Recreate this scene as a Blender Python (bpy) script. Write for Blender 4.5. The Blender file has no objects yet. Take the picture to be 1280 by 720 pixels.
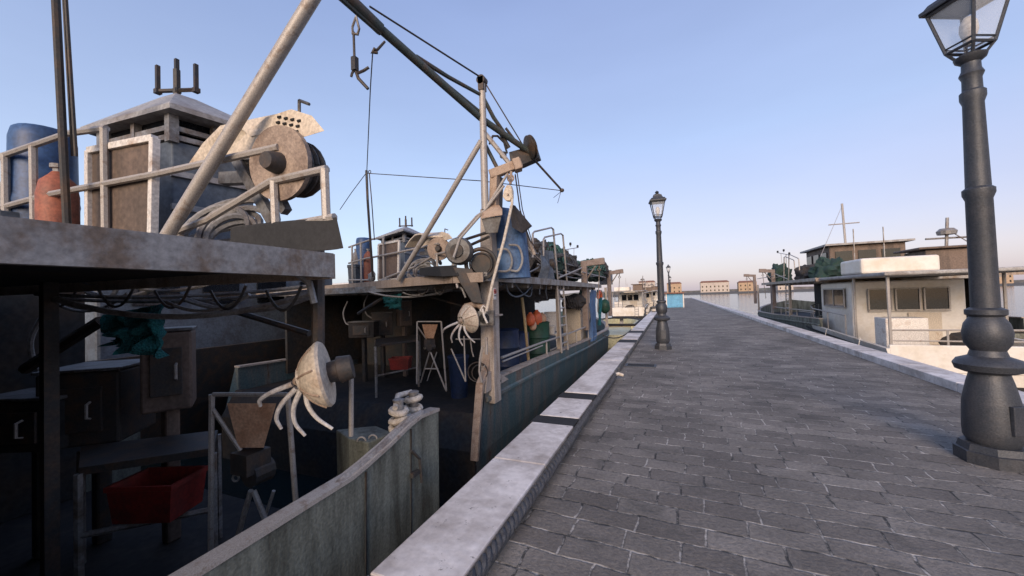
import bpy, bmesh, math, random
from mathutils import Vector, Matrix, noise
random.seed(7)
R = math.radians
scene = bpy.context.scene
COL = scene.collection

# ------------------------------------------------------------------ camera
EYE = Vector((0, 0, 1.55)); FPX = 480.0
YAW, PITCH, ROLL = R(22.6), R(1.3), R(1.8)
FW = Vector((-math.sin(YAW)*math.cos(PITCH), math.cos(YAW)*math.cos(PITCH), math.sin(PITCH)))
R0 = Vector((math.cos(YAW), math.sin(YAW), 0)); U0 = R0.cross(FW)
RT = R0*math.cos(ROLL) - U0*math.sin(ROLL); UP = U0*math.cos(ROLL) + R0*math.sin(ROLL)
cam = bpy.data.cameras.new('camera'); camo = bpy.data.objects.new('camera', cam); COL.objects.link(camo)
cam.sensor_width = 36; cam.lens = FPX/1280*36; cam.clip_end = 6000; cam.clip_start = .05
M4 = Matrix((RT, UP, -FW)).transposed().to_4x4(); M4.translation = EYE
camo.matrix_world = M4; scene.camera = camo

def ray(px, py): return FW + RT*((px-640)/FPX) - UP*((py-360)/FPX)
def D(px, py, d): return EYE + ray(px, py)*d                       # sight line at a depth
def X(px, py, x): r = ray(px, py); return EYE + r*(x/r.x)          # sight line met with a plane parallel to the quay
def Z(px, py, z): r = ray(px, py); return EYE + r*((z-EYE.z)/r.z)  # ... with a level

# ------------------------------------------------------------------ materials
def mat(name, c1, c2=None, scale=4, lo=.45, hi=.62, rough=.6, metal=0, bump=.15, streak=False, c3=None, fine=.25, spec=.5):
    m = bpy.data.materials.new(name); m.use_nodes = True; nt = m.node_tree; N = nt.nodes; L = nt.links
    b = N['Principled BSDF']; b.inputs['Roughness'].default_value = rough; b.inputs['Metallic'].default_value = metal
    b.inputs['Specular IOR Level'].default_value = spec
    g = N.new('ShaderNodeNewGeometry'); mp = N.new('ShaderNodeMapping'); L.new(g.outputs['Position'], mp.inputs[0])
    if streak: mp.inputs['Scale'].default_value = (1, 1, .18)
    n = N.new('ShaderNodeTexNoise'); n.inputs['Scale'].default_value = scale; n.inputs['Detail'].default_value = 8; n.inputs['Roughness'].default_value = .65
    L.new(mp.outputs[0], n.inputs['Vector'])
    r = N.new('ShaderNodeValToRGB'); r.color_ramp.elements[0].position = lo; r.color_ramp.elements[1].position = hi
    c2 = c2 or tuple(x*.7 for x in c1)
    r.color_ramp.elements[0].color = (*c1, 1); r.color_ramp.elements[1].color = (*c2, 1)
    if c3:
        e = r.color_ramp.elements.new(min(.98, hi+.08)); e.color = (*c3, 1)
    L.new(n.outputs['Fac'], r.inputs[0])
    n2 = N.new('ShaderNodeTexNoise'); n2.inputs['Scale'].default_value = scale*9; n2.inputs['Detail'].default_value = 5
    L.new(g.outputs['Position'], n2.inputs['Vector'])
    mr = N.new('ShaderNodeMapRange'); mr.inputs[1].default_value = .3; mr.inputs[2].default_value = .7
    mr.inputs[3].default_value = 1-fine; mr.inputs[4].default_value = 1+fine; L.new(n2.outputs['Fac'], mr.inputs[0])
    mx = N.new('ShaderNodeVectorMath'); mx.operation = 'SCALE'; L.new(r.outputs[0], mx.inputs[0]); L.new(mr.outputs[0], mx.inputs['Scale'])
    L.new(mx.outputs[0], b.inputs['Base Color'])
    if bump:
        bp = N.new('ShaderNodeBump'); bp.inputs['Strength'].default_value = bump; bp.inputs['Distance'].default_value = .01
        L.new(n2.outputs['Fac'], bp.inputs['Height']); L.new(bp.outputs[0], b.inputs['Normal'])
    return m

M = {}
M['steel'] = mat('galvanised_steel', (.27,.26,.25), (.16,.12,.09), 5, rough=.5, metal=.35)
M['pipe'] = mat('pale_pipe', (.36,.33,.30), (.2,.14,.1), 16, .54, .74, rough=.5, metal=.2)
M['rust'] = mat('rusty_tan_steel', (.38,.285,.215), (.22,.135,.09), 13, .48, .74, rough=.75)
M['column'] = mat('weathered_column', (.40,.345,.295), (.21,.15,.11), 8, .48, .70, rough=.7, streak=True)
M['boom'] = mat('dark_green_paint', (.045,.06,.058), (.10,.065,.045), 6, .5, .7, rough=.6)
M['dark'] = mat('dark_greased_steel', (.035,.033,.032), (.07,.045,.03), 6, rough=.6)
M['white'] = mat('worn_white_paint', (.62,.58,.53), (.35,.23,.15), 5, .55, .75, rough=.5)
M['cream'] = mat('cream_paint', (.55,.47,.37), (.33,.22,.14), 5, .55, .75, rough=.6)
M['whiteboat'] = mat('white_gelcoat', (.68,.64,.58), (.55,.48,.38), 1.5, .45, .7, rough=.35, bump=.03, fine=.05)
M['hull'] = mat('blue_green_hull', (.07,.115,.12), (.145,.14,.125), 3.6, .45, .62, rough=.6, streak=True, c3=(.11,.06,.035))
M['hullgrey'] = mat('grey_green_hull', (.17,.18,.15), (.075,.078,.062), 6.0, .40, .60, rough=.75, streak=True, c3=(.06,.045,.032), bump=.35)
M['inner'] = mat('dark_shade_paint', (.03,.032,.034), (.05,.038,.03), 2, rough=.8, spec=.2)  # dark tone carries part of the shade under the decks
M['deckfloor'] = mat('dark_shaded_deck', (.022,.022,.023), (.04,.034,.03), 2, rough=.75, spec=.25)  # floor colour darkened to stand for the shade under the deck
M['fascia'] = mat('tan_deck_edge', (.34,.265,.205), (.20,.145,.105), 9, .46, .72, rough=.75, streak=True, c3=(.12,.07,.045), bump=.4)
M['rub'] = mat('black_rubber_and_shade', (.02,.02,.021), rough=.8)  # black for rubber parts and for the shade in the kerb joints
M['ropew'] = mat('pale_rope', (.62,.56,.48), (.45,.38,.30), 25, rough=.9, bump=.5)
M['roped'] = mat('dark_tarred_rope', (.075,.078,.085), (.045,.045,.05), 15, rough=.85, bump=.6)
M['hose'] = mat('grey_hose', (.25,.245,.24), (.15,.13,.12), 6, rough=.6)
M['cabin'] = mat('brown_cabin_panel', (.15,.105,.08), (.09,.065,.05), 3, rough=.7, streak=True)
M['slate'] = mat('slate_blue_paint', (.10,.12,.145), (.07,.075,.085), 3, rough=.6)
M['roof'] = mat('grey_roof_sheet', (.33,.32,.31), (.21,.185,.17), 3, rough=.6)
M['blue'] = mat('blue_plastic', (.035,.085,.20), (.03,.06,.13), 4, rough=.5)
M['bluedk'] = mat('dark_blue_plastic', (.012,.026,.075), (.01,.02,.045), 4, rough=.5)
M['green'] = mat('dark_green_plastic', (.012,.06,.035), (.012,.035,.02), 5, rough=.6)
M['orange'] = mat('orange_plastic', (.62,.13,.045), (.45,.10,.04), 6, rough=.5)
M['peach'] = mat('faded_peach_plastic', (.55,.34,.22), (.4,.22,.13), 6, rough=.6)
M['terra'] = mat('terracotta_paint', (.34,.105,.055), (.22,.075,.045), 5, rough=.6)
M['red'] = mat('red_plastic', (.22,.022,.016), (.13,.018,.014), 5, rough=.5)
M['teal'] = mat('teal_net', (.015,.16,.17), (.01,.08,.09), 12, rough=.8)
M['tarpblue'] = mat('blue_tarpaulin', (.06,.125,.25), (.04,.075,.15), 3, rough=.55, streak=True, bump=.4)
M['tarpdk'] = mat('dark_canvas', (.06,.055,.055), (.04,.036,.035), 4, rough=.9)
M['drum'] = mat('worn_drum_plate', (.32,.245,.19), (.17,.12,.09), 7, .42, .62, rough=.6, metal=.2)
M['motor'] = mat('grey_motor_paint', (.15,.148,.145), (.085,.072,.062), 5, rough=.5, metal=.2)
M['iron'] = mat('lamp_cast_iron', (.045,.05,.06), (.06,.062,.07), 9, rough=.5, metal=.3, bump=.2)
M['wood'] = mat('yellowed_wood', (.33,.25,.13), (.2,.14,.08), 6, rough=.8, streak=True)
M['sign'] = mat('white_sign', (.7,.68,.66), (.6,.57,.54), 6, rough=.5)
M['signred'] = mat('sign_red', (.4,.06,.05), rough=.5)
M['dinghy'] = mat('pale_yellow_hull', (.55,.52,.33), (.42,.38,.24), 3, rough=.5)
M['buildA'] = mat('pale_plaster', (.48,.42,.37), (.40,.34,.30), 1, rough=.9)
M['buildB'] = mat('ochre_plaster', (.42,.30,.20), (.35,.25,.17), 1, rough=.9)
M['tile'] = mat('clay_roof', (.24,.11,.07), (.17,.085,.06), 2, rough=.9)
M['win'] = mat('dark_window', (.012,.014,.018), rough=.05, bump=0)
M['pave_edge'] = mat('dark_quay_stone', (.10,.10,.10), (.06,.06,.058), 5, rough=.9, bump=.8)
M['kiosk'] = mat('bright_blue_panel', (.10,.32,.50), (.08,.26,.42), 2, rough=.5)
M['quaywall'] = mat('quay_masonry', (.13,.12,.11), (.04,.045,.04), 2, rough=.9, bump=.8)
M['hill'] = mat('far_land', (.10,.11,.12), (.13,.12,.12), .02, rough=1, bump=0)

def net_mat(name, c1, c2):
    m = mat(name, c1, c2, 9, .4, .6, rough=.95, bump=0); nt = m.node_tree; N = nt.nodes; L = nt.links
    v = N.new('ShaderNodeTexVoronoi'); v.feature = 'DISTANCE_TO_EDGE'; v.inputs['Scale'].default_value = 42
    g = N.new('ShaderNodeNewGeometry'); L.new(g.outputs['Position'], v.inputs['Vector'])
    bp = N.new('ShaderNodeBump'); bp.inputs['Strength'].default_value = 1; bp.inputs['Distance'].default_value = .02; bp.invert = True
    L.new(v.outputs['Distance'], bp.inputs['Height']); L.new(bp.outputs[0], N['Principled BSDF'].inputs['Normal'])
    return m
M['netg'] = net_mat('green_net', (.02,.055,.045), (.035,.06,.05))
M['gallow'] = mat('dull_brown_gallows_paint', (.21,.165,.145), (.13,.09,.07), 9, .48, .7, rough=.75)
M['netrope'] = mat('green_net_twine', (.06,.15,.125), (.035,.085,.08), 12, rough=.9)
M['netb'] = net_mat('brown_black_net', (.035,.034,.034), (.06,.05,.045))

# kerb stone: pale limestone with dark scuffs
def coping_mat():
    m = mat('white_limestone', (.70,.665,.64), (.36,.32,.29), 1.9, .42, .66, rough=.75, bump=.3, fine=.10); nt = m.node_tree; N = nt.nodes; L = nt.links
    b = N['Principled BSDF']; src = b.inputs['Base Color'].links[0].from_socket
    g = N.new('ShaderNodeNewGeometry'); n = N.new('ShaderNodeTexNoise'); n.inputs['Scale'].default_value = 14; n.inputs['Detail'].default_value = 6; n.inputs['Roughness'].default_value = .75
    L.new(g.outputs['Position'], n.inputs['Vector'])
    r = N.new('ShaderNodeValToRGB'); r.color_ramp.elements[0].position = .62; r.color_ramp.elements[1].position = .70
    r.color_ramp.elements[0].color = (0,0,0,1); r.color_ramp.elements[1].color = (1,1,1,1); L.new(n.outputs['Fac'], r.inputs[0])
    mx = N.new('ShaderNodeMix'); mx.data_type = 'RGBA'; L.new(r.outputs[0], mx.inputs[0]); L.new(src, mx.inputs[6]); mx.inputs[7].default_value = (.09,.08,.075,1)
    L.new(mx.outputs[2], b.inputs['Base Color']); return m
M['coping'] = coping_mat()
M['teal'] = net_mat('teal_net', (.015,.16,.17), (.01,.08,.09))

def paving_mat():
    m = bpy.data.materials.new('dark_stone_paving'); m.use_nodes = True; nt = m.node_tree; N = nt.nodes; L = nt.links
    b = N['Principled BSDF']; g = N.new('ShaderNodeNewGeometry')
    # slightly warped coordinates, so the courses are hand laid
    nz = N.new('ShaderNodeTexNoise'); nz.inputs['Scale'].default_value = 2.6; nz.inputs['Detail'].default_value = 6; nz.inputs['Roughness'].default_value = .62; L.new(g.outputs['Position'], nz.inputs['Vector'])
    sb = N.new('ShaderNodeVectorMath'); sb.operation = 'SUBTRACT'; sb.inputs[1].default_value = (.5,.5,.5); L.new(nz.outputs['Color'], sb.inputs[0])
    sc = N.new('ShaderNodeVectorMath'); sc.operation = 'SCALE'; sc.inputs['Scale'].default_value = .085; L.new(sb.outputs[0], sc.inputs[0])
    ad = N.new('ShaderNodeVectorMath'); L.new(g.outputs['Position'], ad.inputs[0]); L.new(sc.outputs[0], ad.inputs[1])
    mp = N.new('ShaderNodeMapping'); mp.inputs['Rotation'].default_value = (0,0,R(3)); L.new(ad.outputs[0], mp.inputs[0])
    br = N.new('ShaderNodeTexBrick'); br.inputs['Scale'].default_value = 1; br.inputs['Brick Width'].default_value = .41; br.inputs['Row Height'].default_value = .2
    br.inputs['Mortar Size'].default_value = .010; br.inputs['Mortar Smooth'].default_value = .6; br.inputs['Bias'].default_value = -.1
    br.offset = .42; br.squash = .8; br.squash_frequency = 3
    br.inputs['Color1'].default_value = (.145,.131,.117,1); br.inputs['Color2'].default_value = (.225,.206,.183,1); br.inputs['Mortar'].default_value = (.1,.1,.1,1)
    L.new(mp.outputs[0], br.inputs['Vector'])
    n1 = N.new('ShaderNodeTexNoise'); n1.inputs['Scale'].default_value = 1.1; n1.inputs['Detail'].default_value = 7; L.new(g.outputs['Position'], n1.inputs['Vector'])
    n2 = N.new('ShaderNodeTexNoise'); n2.inputs['Scale'].default_value = 38; n2.inputs['Detail'].default_value = 5; n2.inputs['Roughness'].default_value=.7; L.new(g.outputs['Position'], n2.inputs['Vector'])
    n3 = N.new('ShaderNodeTexNoise'); n3.inputs['Scale'].default_value = 5; n3.inputs['Detail'].default_value = 8; n3.inputs['Roughness'].default_value=.75; L.new(g.outputs['Position'], n3.inputs['Vector'])
    # sandy, broken mortar
    mr = N.new('ShaderNodeMapRange'); mr.inputs[1].default_value = .45; mr.inputs[2].default_value = .57; L.new(n3.outputs['Fac'], mr.inputs[0])
    mc = N.new('ShaderNodeMix'); mc.data_type = 'RGBA'; L.new(mr.outputs[0], mc.inputs[0]); mc.inputs[6].default_value = (.055,.053,.05,1); mc.inputs[7].default_value = (.44,.41,.37,1)
    mx = N.new('ShaderNodeMix'); mx.data_type = 'RGBA'; L.new(br.outputs['Fac'], mx.inputs[0]); L.new(br.outputs['Color'], mx.inputs[6]); L.new(mc.outputs[2], mx.inputs[7])
    v1 = N.new('ShaderNodeMapRange'); v1.inputs[1].default_value = .3; v1.inputs[2].default_value = .7; v1.inputs[3].default_value = .66; v1.inputs[4].default_value = 1.3; L.new(n1.outputs['Fac'], v1.inputs[0])
    v2 = N.new('ShaderNodeMapRange'); v2.inputs[1].default_value = .3; v2.inputs[2].default_value = .7; v2.inputs[3].default_value = .7; v2.inputs[4].default_value = 1.3; L.new(n2.outputs['Fac'], v2.inputs[0])
    mm = N.new('ShaderNodeMath'); mm.operation = 'MULTIPLY'; L.new(v1.outputs[0], mm.inputs[0]); L.new(v2.outputs[0], mm.inputs[1])
    s2 = N.new('ShaderNodeVectorMath'); s2.operation = 'SCALE'; L.new(mx.outputs[2], s2.inputs[0]); L.new(mm.outputs[0], s2.inputs['Scale'])
    sn = N.new('ShaderNodeTexNoise'); sn.inputs['Scale'].default_value = 26; sn.inputs['Detail'].default_value = 8; sn.inputs['Roughness'].default_value = .8; L.new(g.outputs['Position'], sn.inputs['Vector'])
    sr = N.new('ShaderNodeMapRange'); sr.inputs[1].default_value = .645; sr.inputs[2].default_value = .70; sr.inputs[4].default_value = .8; L.new(sn.outputs['Fac'], sr.inputs[0])
    dn = N.new('ShaderNodeTexNoise'); dn.inputs['Scale'].default_value = 2.3; dn.inputs['Detail'].default_value = 9; dn.inputs['Roughness'].default_value = .7; L.new(ad.outputs[0], dn.inputs['Vector'])
    dr = N.new('ShaderNodeMapRange'); dr.inputs[1].default_value = .52; dr.inputs[2].default_value = .66; dr.inputs[4].default_value = .55; L.new(dn.outputs['Fac'], dr.inputs[0])
    d3 = N.new('ShaderNodeMix'); d3.data_type = 'RGBA'; L.new(dr.outputs[0], d3.inputs[0]); L.new(s2.outputs[0], d3.inputs[6]); d3.inputs[7].default_value = (.062,.06,.055,1)
    d4 = N.new('ShaderNodeMix'); d4.data_type = 'RGBA'; L.new(sr.outputs[0], d4.inputs[0]); L.new(d3.outputs[2], d4.inputs[6]); d4.inputs[7].default_value = (.36,.34,.31,1)
    L.new(d4.outputs[2], b.inputs['Base Color']); b.inputs['Roughness'].default_value = .8; b.inputs['Specular IOR Level'].default_value = .35
    h1 = N.new('ShaderNodeMath'); h1.operation = 'MULTIPLY_ADD'; L.new(br.outputs['Fac'], h1.inputs[0]); h1.inputs[1].default_value = -.7; L.new(n2.outputs['Fac'], h1.inputs[2])
    h2 = N.new('ShaderNodeMath'); h2.operation = 'MULTIPLY_ADD'; L.new(n3.outputs['Fac'], h2.inputs[0]); h2.inputs[1].default_value = 1.2; L.new(h1.outputs[0], h2.inputs[2])
    bp = N.new('ShaderNodeBump'); bp.inputs['Strength'].default_value = .8; bp.inputs['Distance'].default_value = .016; L.new(h2.outputs[0], bp.inputs['Height']); L.new(bp.outputs[0], b.inputs['Normal'])
    return m
M['paving'] = paving_mat()

def water_mat():
    m = bpy.data.materials.new('harbour_water'); m.use_nodes = True; nt = m.node_tree; N = nt.nodes; L = nt.links
    b = N['Principled BSDF']; b.inputs['Base Color'].default_value = (.008,.016,.018,1); b.inputs['Roughness'].default_value = .12; b.inputs['IOR'].default_value = 1.33
    g = N.new('ShaderNodeNewGeometry'); n = N.new('ShaderNodeTexNoise'); n.inputs['Scale'].default_value = 1.6; n.inputs['Detail'].default_value = 4; L.new(g.outputs['Position'], n.inputs['Vector'])
    bp = N.new('ShaderNodeBump'); bp.inputs['Strength'].default_value = .35; bp.inputs['Distance'].default_value = .12; L.new(n.outputs['Fac'], bp.inputs['Height']); L.new(bp.outputs[0], b.inputs['Normal'])
    return m
M['water'] = water_mat()

def glass_mat(name, col, a):
    m = bpy.data.materials.new(name); m.use_nodes = True; nt = m.node_tree; N = nt.nodes; L = nt.links
    b = N['Principled BSDF']; b.inputs['Base Color'].default_value = (*col, 1); b.inputs['Roughness'].default_value = .25; b.inputs['Alpha'].default_value = a
    return m
M['lampglass'] = glass_mat('lantern_glass', (.62,.66,.72), .30)

# ------------------------------------------------------------------ mesh helpers
def frame_of(t):
    t = t.normalized(); a = Vector((0,0,1)) if abs(t.z) < .9 else Vector((1,0,0))
    u = t.cross(a).normalized(); return u, t.cross(u).normalized()

class MB:
    def __init__(s): s.bm = bmesh.new(); s.T = None
    def v(s, p): return s.bm.verts.new(p)
    def face(s, vs):
        try: return s.bm.faces.new(vs)
        except ValueError: return None
    def tube(s, pts, r, n=8, r2=None, cap=True):
        pts = [Vector(p) for p in pts]; rings = []; k = len(pts); pu = None
        for i, p in enumerate(pts):
            t = (pts[min(i+1, k-1)] - pts[max(i-1, 0)])
            if t.length < 1e-9: t = Vector((0,0,1))
            t.normalize()
            if pu is None: u, w = frame_of(t)
            else:
                u = (pu - t*pu.dot(t)); u = u.normalized() if u.length > 1e-6 else frame_of(t)[0]; w = t.cross(u)
            pu = u; rr = r if r2 is None else r + (r2-r)*i/max(1, k-1)
            if 0 < i < k-1:
                a = (pts[i]-pts[i-1]).normalized(); b = (pts[i+1]-pts[i]).normalized(); c = max(.5, math.sqrt(max(0, (1+a.dot(b))/2))); rr = rr/c if c < .99 else rr
            rings.append([s.v(p + (u*math.cos(2*math.pi*j/n) + w*math.sin(2*math.pi*j/n))*rr) for j in range(n)])
        for a, b in zip(rings, rings[1:]):
            for j in range(n): s.face((a[j], a[(j+1)%n], b[(j+1)%n], b[j]))
        if cap: s.face(rings[0][::-1]); s.face(rings[-1])
        return s
    def bar(s, a, b, w, h, up=None):                # rectangular section bar
        a, b = Vector(a), Vector(b); t = (b-a).normalized(); up = Vector(up) if up else (Vector((0,0,1)) if abs(t.z) < .95 else Vector((0,1,0)))
        u = t.cross(up).normalized(); w_ = u.cross(t).normalized(); q = []
        for p in (a, b): q.append([s.v(p + u*x*w/2 + w_*y*h/2) for x, y in ((-1,-1),(1,-1),(1,1),(-1,1))])
        for j in range(4): s.face((q[0][j], q[0][(j+1)%4], q[1][(j+1)%4], q[1][j]))
        s.face(q[0][::-1]); s.face(q[1]); return s
    def box(s, c, d, rz=0):
        c = Vector(c); m = Matrix.Rotation(rz, 3, 'Z'); q = []
        for z in (-1, 1): q.append([s.v(c + m @ Vector((x*d[0]/2, y*d[1]/2, z*d[2]/2))) for x, y in ((-1,-1),(1,-1),(1,1),(-1,1))])
        for j in range(4): s.face((q[0][j], q[0][(j+1)%4], q[1][(j+1)%4], q[1][j]))
        s.face(q[0][::-1]); s.face(q[1]); return s
    def prism(s, poly, off):                        # polygon (3-D points) swept by a vector
        off = Vector(off); a = [s.v(Vector(p)) for p in poly]; b = [s.v(Vector(p)+off) for p in poly]; n = len(a)
        for j in range(n): s.face((a[j], a[(j+1)%n], b[(j+1)%n], b[j]))
        s.face(a[::-1]); s.face(b); return s
    def loft(s, rings, cap=True):
        rs = [[s.v(Vector(p)) for p in r] for r in rings]; n = len(rs[0])
        for a, b in zip(rs, rs[1:]):
            for j in range(n): s.face((a[j], a[(j+1)%n], b[(j+1)%n], b[j]))
        if cap: s.face(rs[0][::-1]); s.face(rs[-1])
        return s
    def lathe(s, o, axis, prof, n=20, cap=True, ph=0):   # prof: (distance along axis, radius)
        o = Vector(o); axis = Vector(axis).normalized(); u, w = frame_of(axis)
        return s.loft([[o + axis*h + (u*math.cos(ph+2*math.pi*j/n) + w*math.sin(ph+2*math.pi*j/n))*max(r, 1e-4) for j in range(n)] for h, r in prof], cap)
    def blob(s, c, rad, amp=.25, fr=2., sub=3, seed=0, flat=None):
        c = Vector(c); g = bmesh.ops.create_icosphere(s.bm, subdivisions=sub, radius=1)
        for v in g['verts']:
            n = v.co.normalized(); k = 1 + amp*(noise.noise(n*fr + Vector((seed*7.1,seed*3.3,0))) + .5*noise.noise(n*fr*2.7 + Vector((seed,0,seed*2)))+.3*noise.noise(n*fr*6+Vector((seed,1,seed*2))))
            p = Vector((n.x*rad[0]*k, n.y*rad[1]*k, n.z*rad[2]*k))
            if flat is not None and c.z + p.z < flat: p.z = flat - c.z
            v.co = c + p
        return s
    def sheet(s, p00, p10, p11, p01, nu=12, nv=10, amp=.03, fr=3, seed=0, th=.012):   # rumpled hanging cloth with thickness
        P = [Vector(p) for p in (p00,p10,p11,p01)]; nrm = (P[1]-P[0]).cross(P[3]-P[0]).normalized(); g = []
        for side in (0, 1):
            rows = []
            for i in range(nu+1):
                row = []
                for j in range(nv+1):
                    a, b = i/nu, j/nv; p = P[0].lerp(P[1], a).lerp(P[3].lerp(P[2], a), b)
                    row.append(s.v(p + nrm*(amp*noise.noise(Vector((a*fr*2+seed, b*fr*.6, seed*1.7)))*(.4+b) + side*th)))
                rows.append(row)
            g.append(rows)
        for side in (0, 1):
            for i in range(nu):
                for j in range(nv):
                    q = (g[side][i][j], g[side][i+1][j], g[side][i+1][j+1], g[side][i][j+1]); s.face(q if side else q[::-1])
        edge = [(i,0) for i in range(nu+1)] + [(nu,j) for j in range(1,nv+1)] + [(i,nv) for i in range(nu-1,-1,-1)] + [(0,j) for j in range(nv-1,0,-1)]
        for (a,b),(c,d) in zip(edge, edge[1:]+edge[:1]): s.face((g[0][a][b], g[0][c][d], g[1][c][d], g[1][a][b]))
        return s
    def build(s, name, m, parent=None, smooth=False, bevel=0, T=None):
        if T:
            for v in s.bm.verts: v.co = T(v.co)
        if parent is not None:
            off = root_loc(parent)
            for v in s.bm.verts: v.co -= off
        bmesh.ops.recalc_face_normals(s.bm, faces=s.bm.faces)
        me = bpy.data.meshes.new(name); s.bm.to_mesh(me); s.bm.free()
        me.materials.append(m if not isinstance(m, str) else M[m])
        if smooth:
            for p in me.polygons: p.use_smooth = True
            try: me.set_sharp_from_angle(angle=R(40))
            except Exception: pass
        o = bpy.data.objects.new(name, me); COL.objects.link(o)
        if parent is not None: o.parent = parent
        if bevel:
            bv = o.modifiers.new('bevel', 'BEVEL'); bv.width = bevel; bv.segments = 2; bv.limit_method = 'ANGLE'
        return o

def root_loc(o):
    p = Vector((0,0,0))
    while o is not None: p = p + Vector(o.location); o = o.parent
    return p
def thing(name, label, cat, loc, group=None):
    o = bpy.data.objects.new(name, None); COL.objects.link(o); o.location = loc; o.empty_display_size = .2
    return tag(o, label, cat, group)
def tag(o, label, cat, group=None):
    o['label'] = label; o['category'] = cat
    if group: o['group'] = group
    return o
def single(mb, name, m, label, cat, group=None, base=None, **k):
    """a thing that is one mesh: origin at its base"""
    o = mb.build(name, m, None, **k); me = o.data
    vs = [v.co.copy() for v in me.vertices]; zmin = min(v.z for v in vs)
    c = sum(vs, Vector())/len(vs); c.z = zmin; me.transform(Matrix.Translation(-c)); o.location = c
    return tag(o, label, cat, group)
def struct(mb, name, m, **k): o = mb.build(name, m, None, **k); o['kind'] = 'structure'; return o
def tree_copy(o, parent=None, loc=None):
    c = o.copy(); COL.objects.link(c); c.parent = parent
    if loc is not None: c.location = loc
    for ch in list(o.children): tree_copy(ch, c)
    return c
def sag(a, b, s, n=10):
    a, b = Vector(a), Vector(b); return [a.lerp(b, i/n) - Vector((0,0,1))*s*4*(i/n)*(1-i/n) for i in range(n+1)]
def spl(pts, n=5):
    P = [Vector(p) for p in pts]; P = [P[0]*2-P[1]] + P + [P[-1]*2-P[-2]]; q = []
    for i in range(1, len(P)-2):
        a, b, c, d = P[i-1:i+3]
        for k in range(n):
            t = k/n; q.append(.5*((2*b) + (c-a)*t + (2*a-5*b+4*c-d)*t*t + (3*b-a-3*c+d)*t**3))
    return q + [P[-2]]
def circle(c, u, w, r, n=20, a0=0, a1=360):
    return [Vector(c) + Vector(u)*r*math.cos(R(a0+(a1-a0)*i/n)) + Vector(w)*r*math.sin(R(a0+(a1-a0)*i/n)) for i in range(n+1)]

# ------------------------------------------------------------------ world, sun
SUN_EL, SUN_AZ = 21.0, 174.0
w = bpy.data.worlds.new('World'); scene.world = w; w.use_nodes = True
N = w.node_tree.nodes; L = w.node_tree.links; bg = N['Background']
sky = N.new('ShaderNodeTexSky'); sky.sky_type = 'NISHITA'; sky.sun_disc = False; sky.sun_elevation = R(SUN_EL); sky.sun_rotation = R(SUN_AZ)
sky.air_density = 1.0; sky.dust_density = 1.5; sky.ozone_density = 2.0
tc = N.new('ShaderNodeTexCoord'); sx = N.new('ShaderNodeSeparateXYZ'); L.new(tc.outputs['Generated'], sx.inputs[0])
def ramp(stops):
    r = N.new('ShaderNodeValToRGB'); e = r.color_ramp.elements
    while len(e) < len(stops): e.new(.5)
    for q, (p, c) in zip(e, stops): q.position = p; q.color = (*c, 1)
    L.new(sx.outputs['Z'], r.inputs[0]); return r
G_ = 2.2
def k_(*c): return tuple(v*G_ for v in c)
r1 = ramp([(0, k_(.48,.385,.475)), (.07, k_(.53,.405,.495)), (.18, k_(.46,.42,.57)), (.34, k_(.38,.445,.66)), (.62, k_(.275,.335,.575)), (1, k_(.19,.26,.50))])
r2 = ramp([(0, k_(.50,.50,.58)), (.07, k_(.54,.55,.68)), (.16, k_(.50,.57,.76)), (.34, k_(.395,.475,.69)), (.62, k_(.26,.33,.575)), (1, k_(.19,.26,.50))])
az = N.new('ShaderNodeMapRange'); az.inputs[1].default_value = -.62; az.inputs[2].default_value = -.12; L.new(sx.outputs['X'], az.inputs[0])
m1 = N.new('ShaderNodeMix'); m1.data_type = 'RGBA'; L.new(az.outputs[0], m1.inputs[0]); L.new(r2.outputs[0], m1.inputs[6]); L.new(r1.outputs[0], m1.inputs[7])
cn = N.new('ShaderNodeTexNoise'); cn.inputs['Scale'].default_value = 2.2; cn.inputs['Detail'].default_value = 5
cm = N.new('ShaderNodeMapping'); cm.inputs['Scale'].default_value = (1,1,4); L.new(tc.outputs['Generated'], cm.inputs[0]); L.new(cm.outputs[0], cn.inputs['Vector'])
cr = N.new('ShaderNodeMapRange'); cr.inputs[1].default_value = .35; cr.inputs[2].default_value = .7; cr.inputs[3].default_value = .97; cr.inputs[4].default_value = 1.05; L.new(cn.outputs['Fac'], cr.inputs[0])
cs = N.new('ShaderNodeVectorMath'); cs.operation = 'SCALE'; L.new(m1.outputs[2], cs.inputs[0]); L.new(cr.outputs[0], cs.inputs['Scale'])
m2 = N.new('ShaderNodeMix'); m2.data_type = 'RGBA'; m2.inputs[0].default_value = .16; L.new(cs.outputs[0], m2.inputs[6]); L.new(sky.outputs[0], m2.inputs[7])
L.new(m2.outputs[2], bg.inputs[0]); bg.inputs[1].default_value = .15
sl = bpy.data.lights.new('sun', 'SUN'); sl.energy = 1.0; sl.angle = R(30); sl.color = (1, .78, .60)
so = bpy.data.objects.new('sun', sl); COL.objects.link(so)
sd = Vector((math.sin(R(SUN_AZ))*math.cos(R(SUN_EL)), math.cos(R(SUN_AZ))*math.cos(R(SUN_EL)), math.sin(R(SUN_EL))))
so.rotation_euler = sd.to_track_quat('Z', 'Y').to_euler(); so.location = (0,0,30)
vs = scene.view_settings; vs.view_transform = 'Standard'; vs.look = 'None'; vs.exposure = 1.72; vs.gamma = 1
scene.cycles.max_bounces = 6; scene.cycles.transparent_max_bounces = 12

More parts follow.
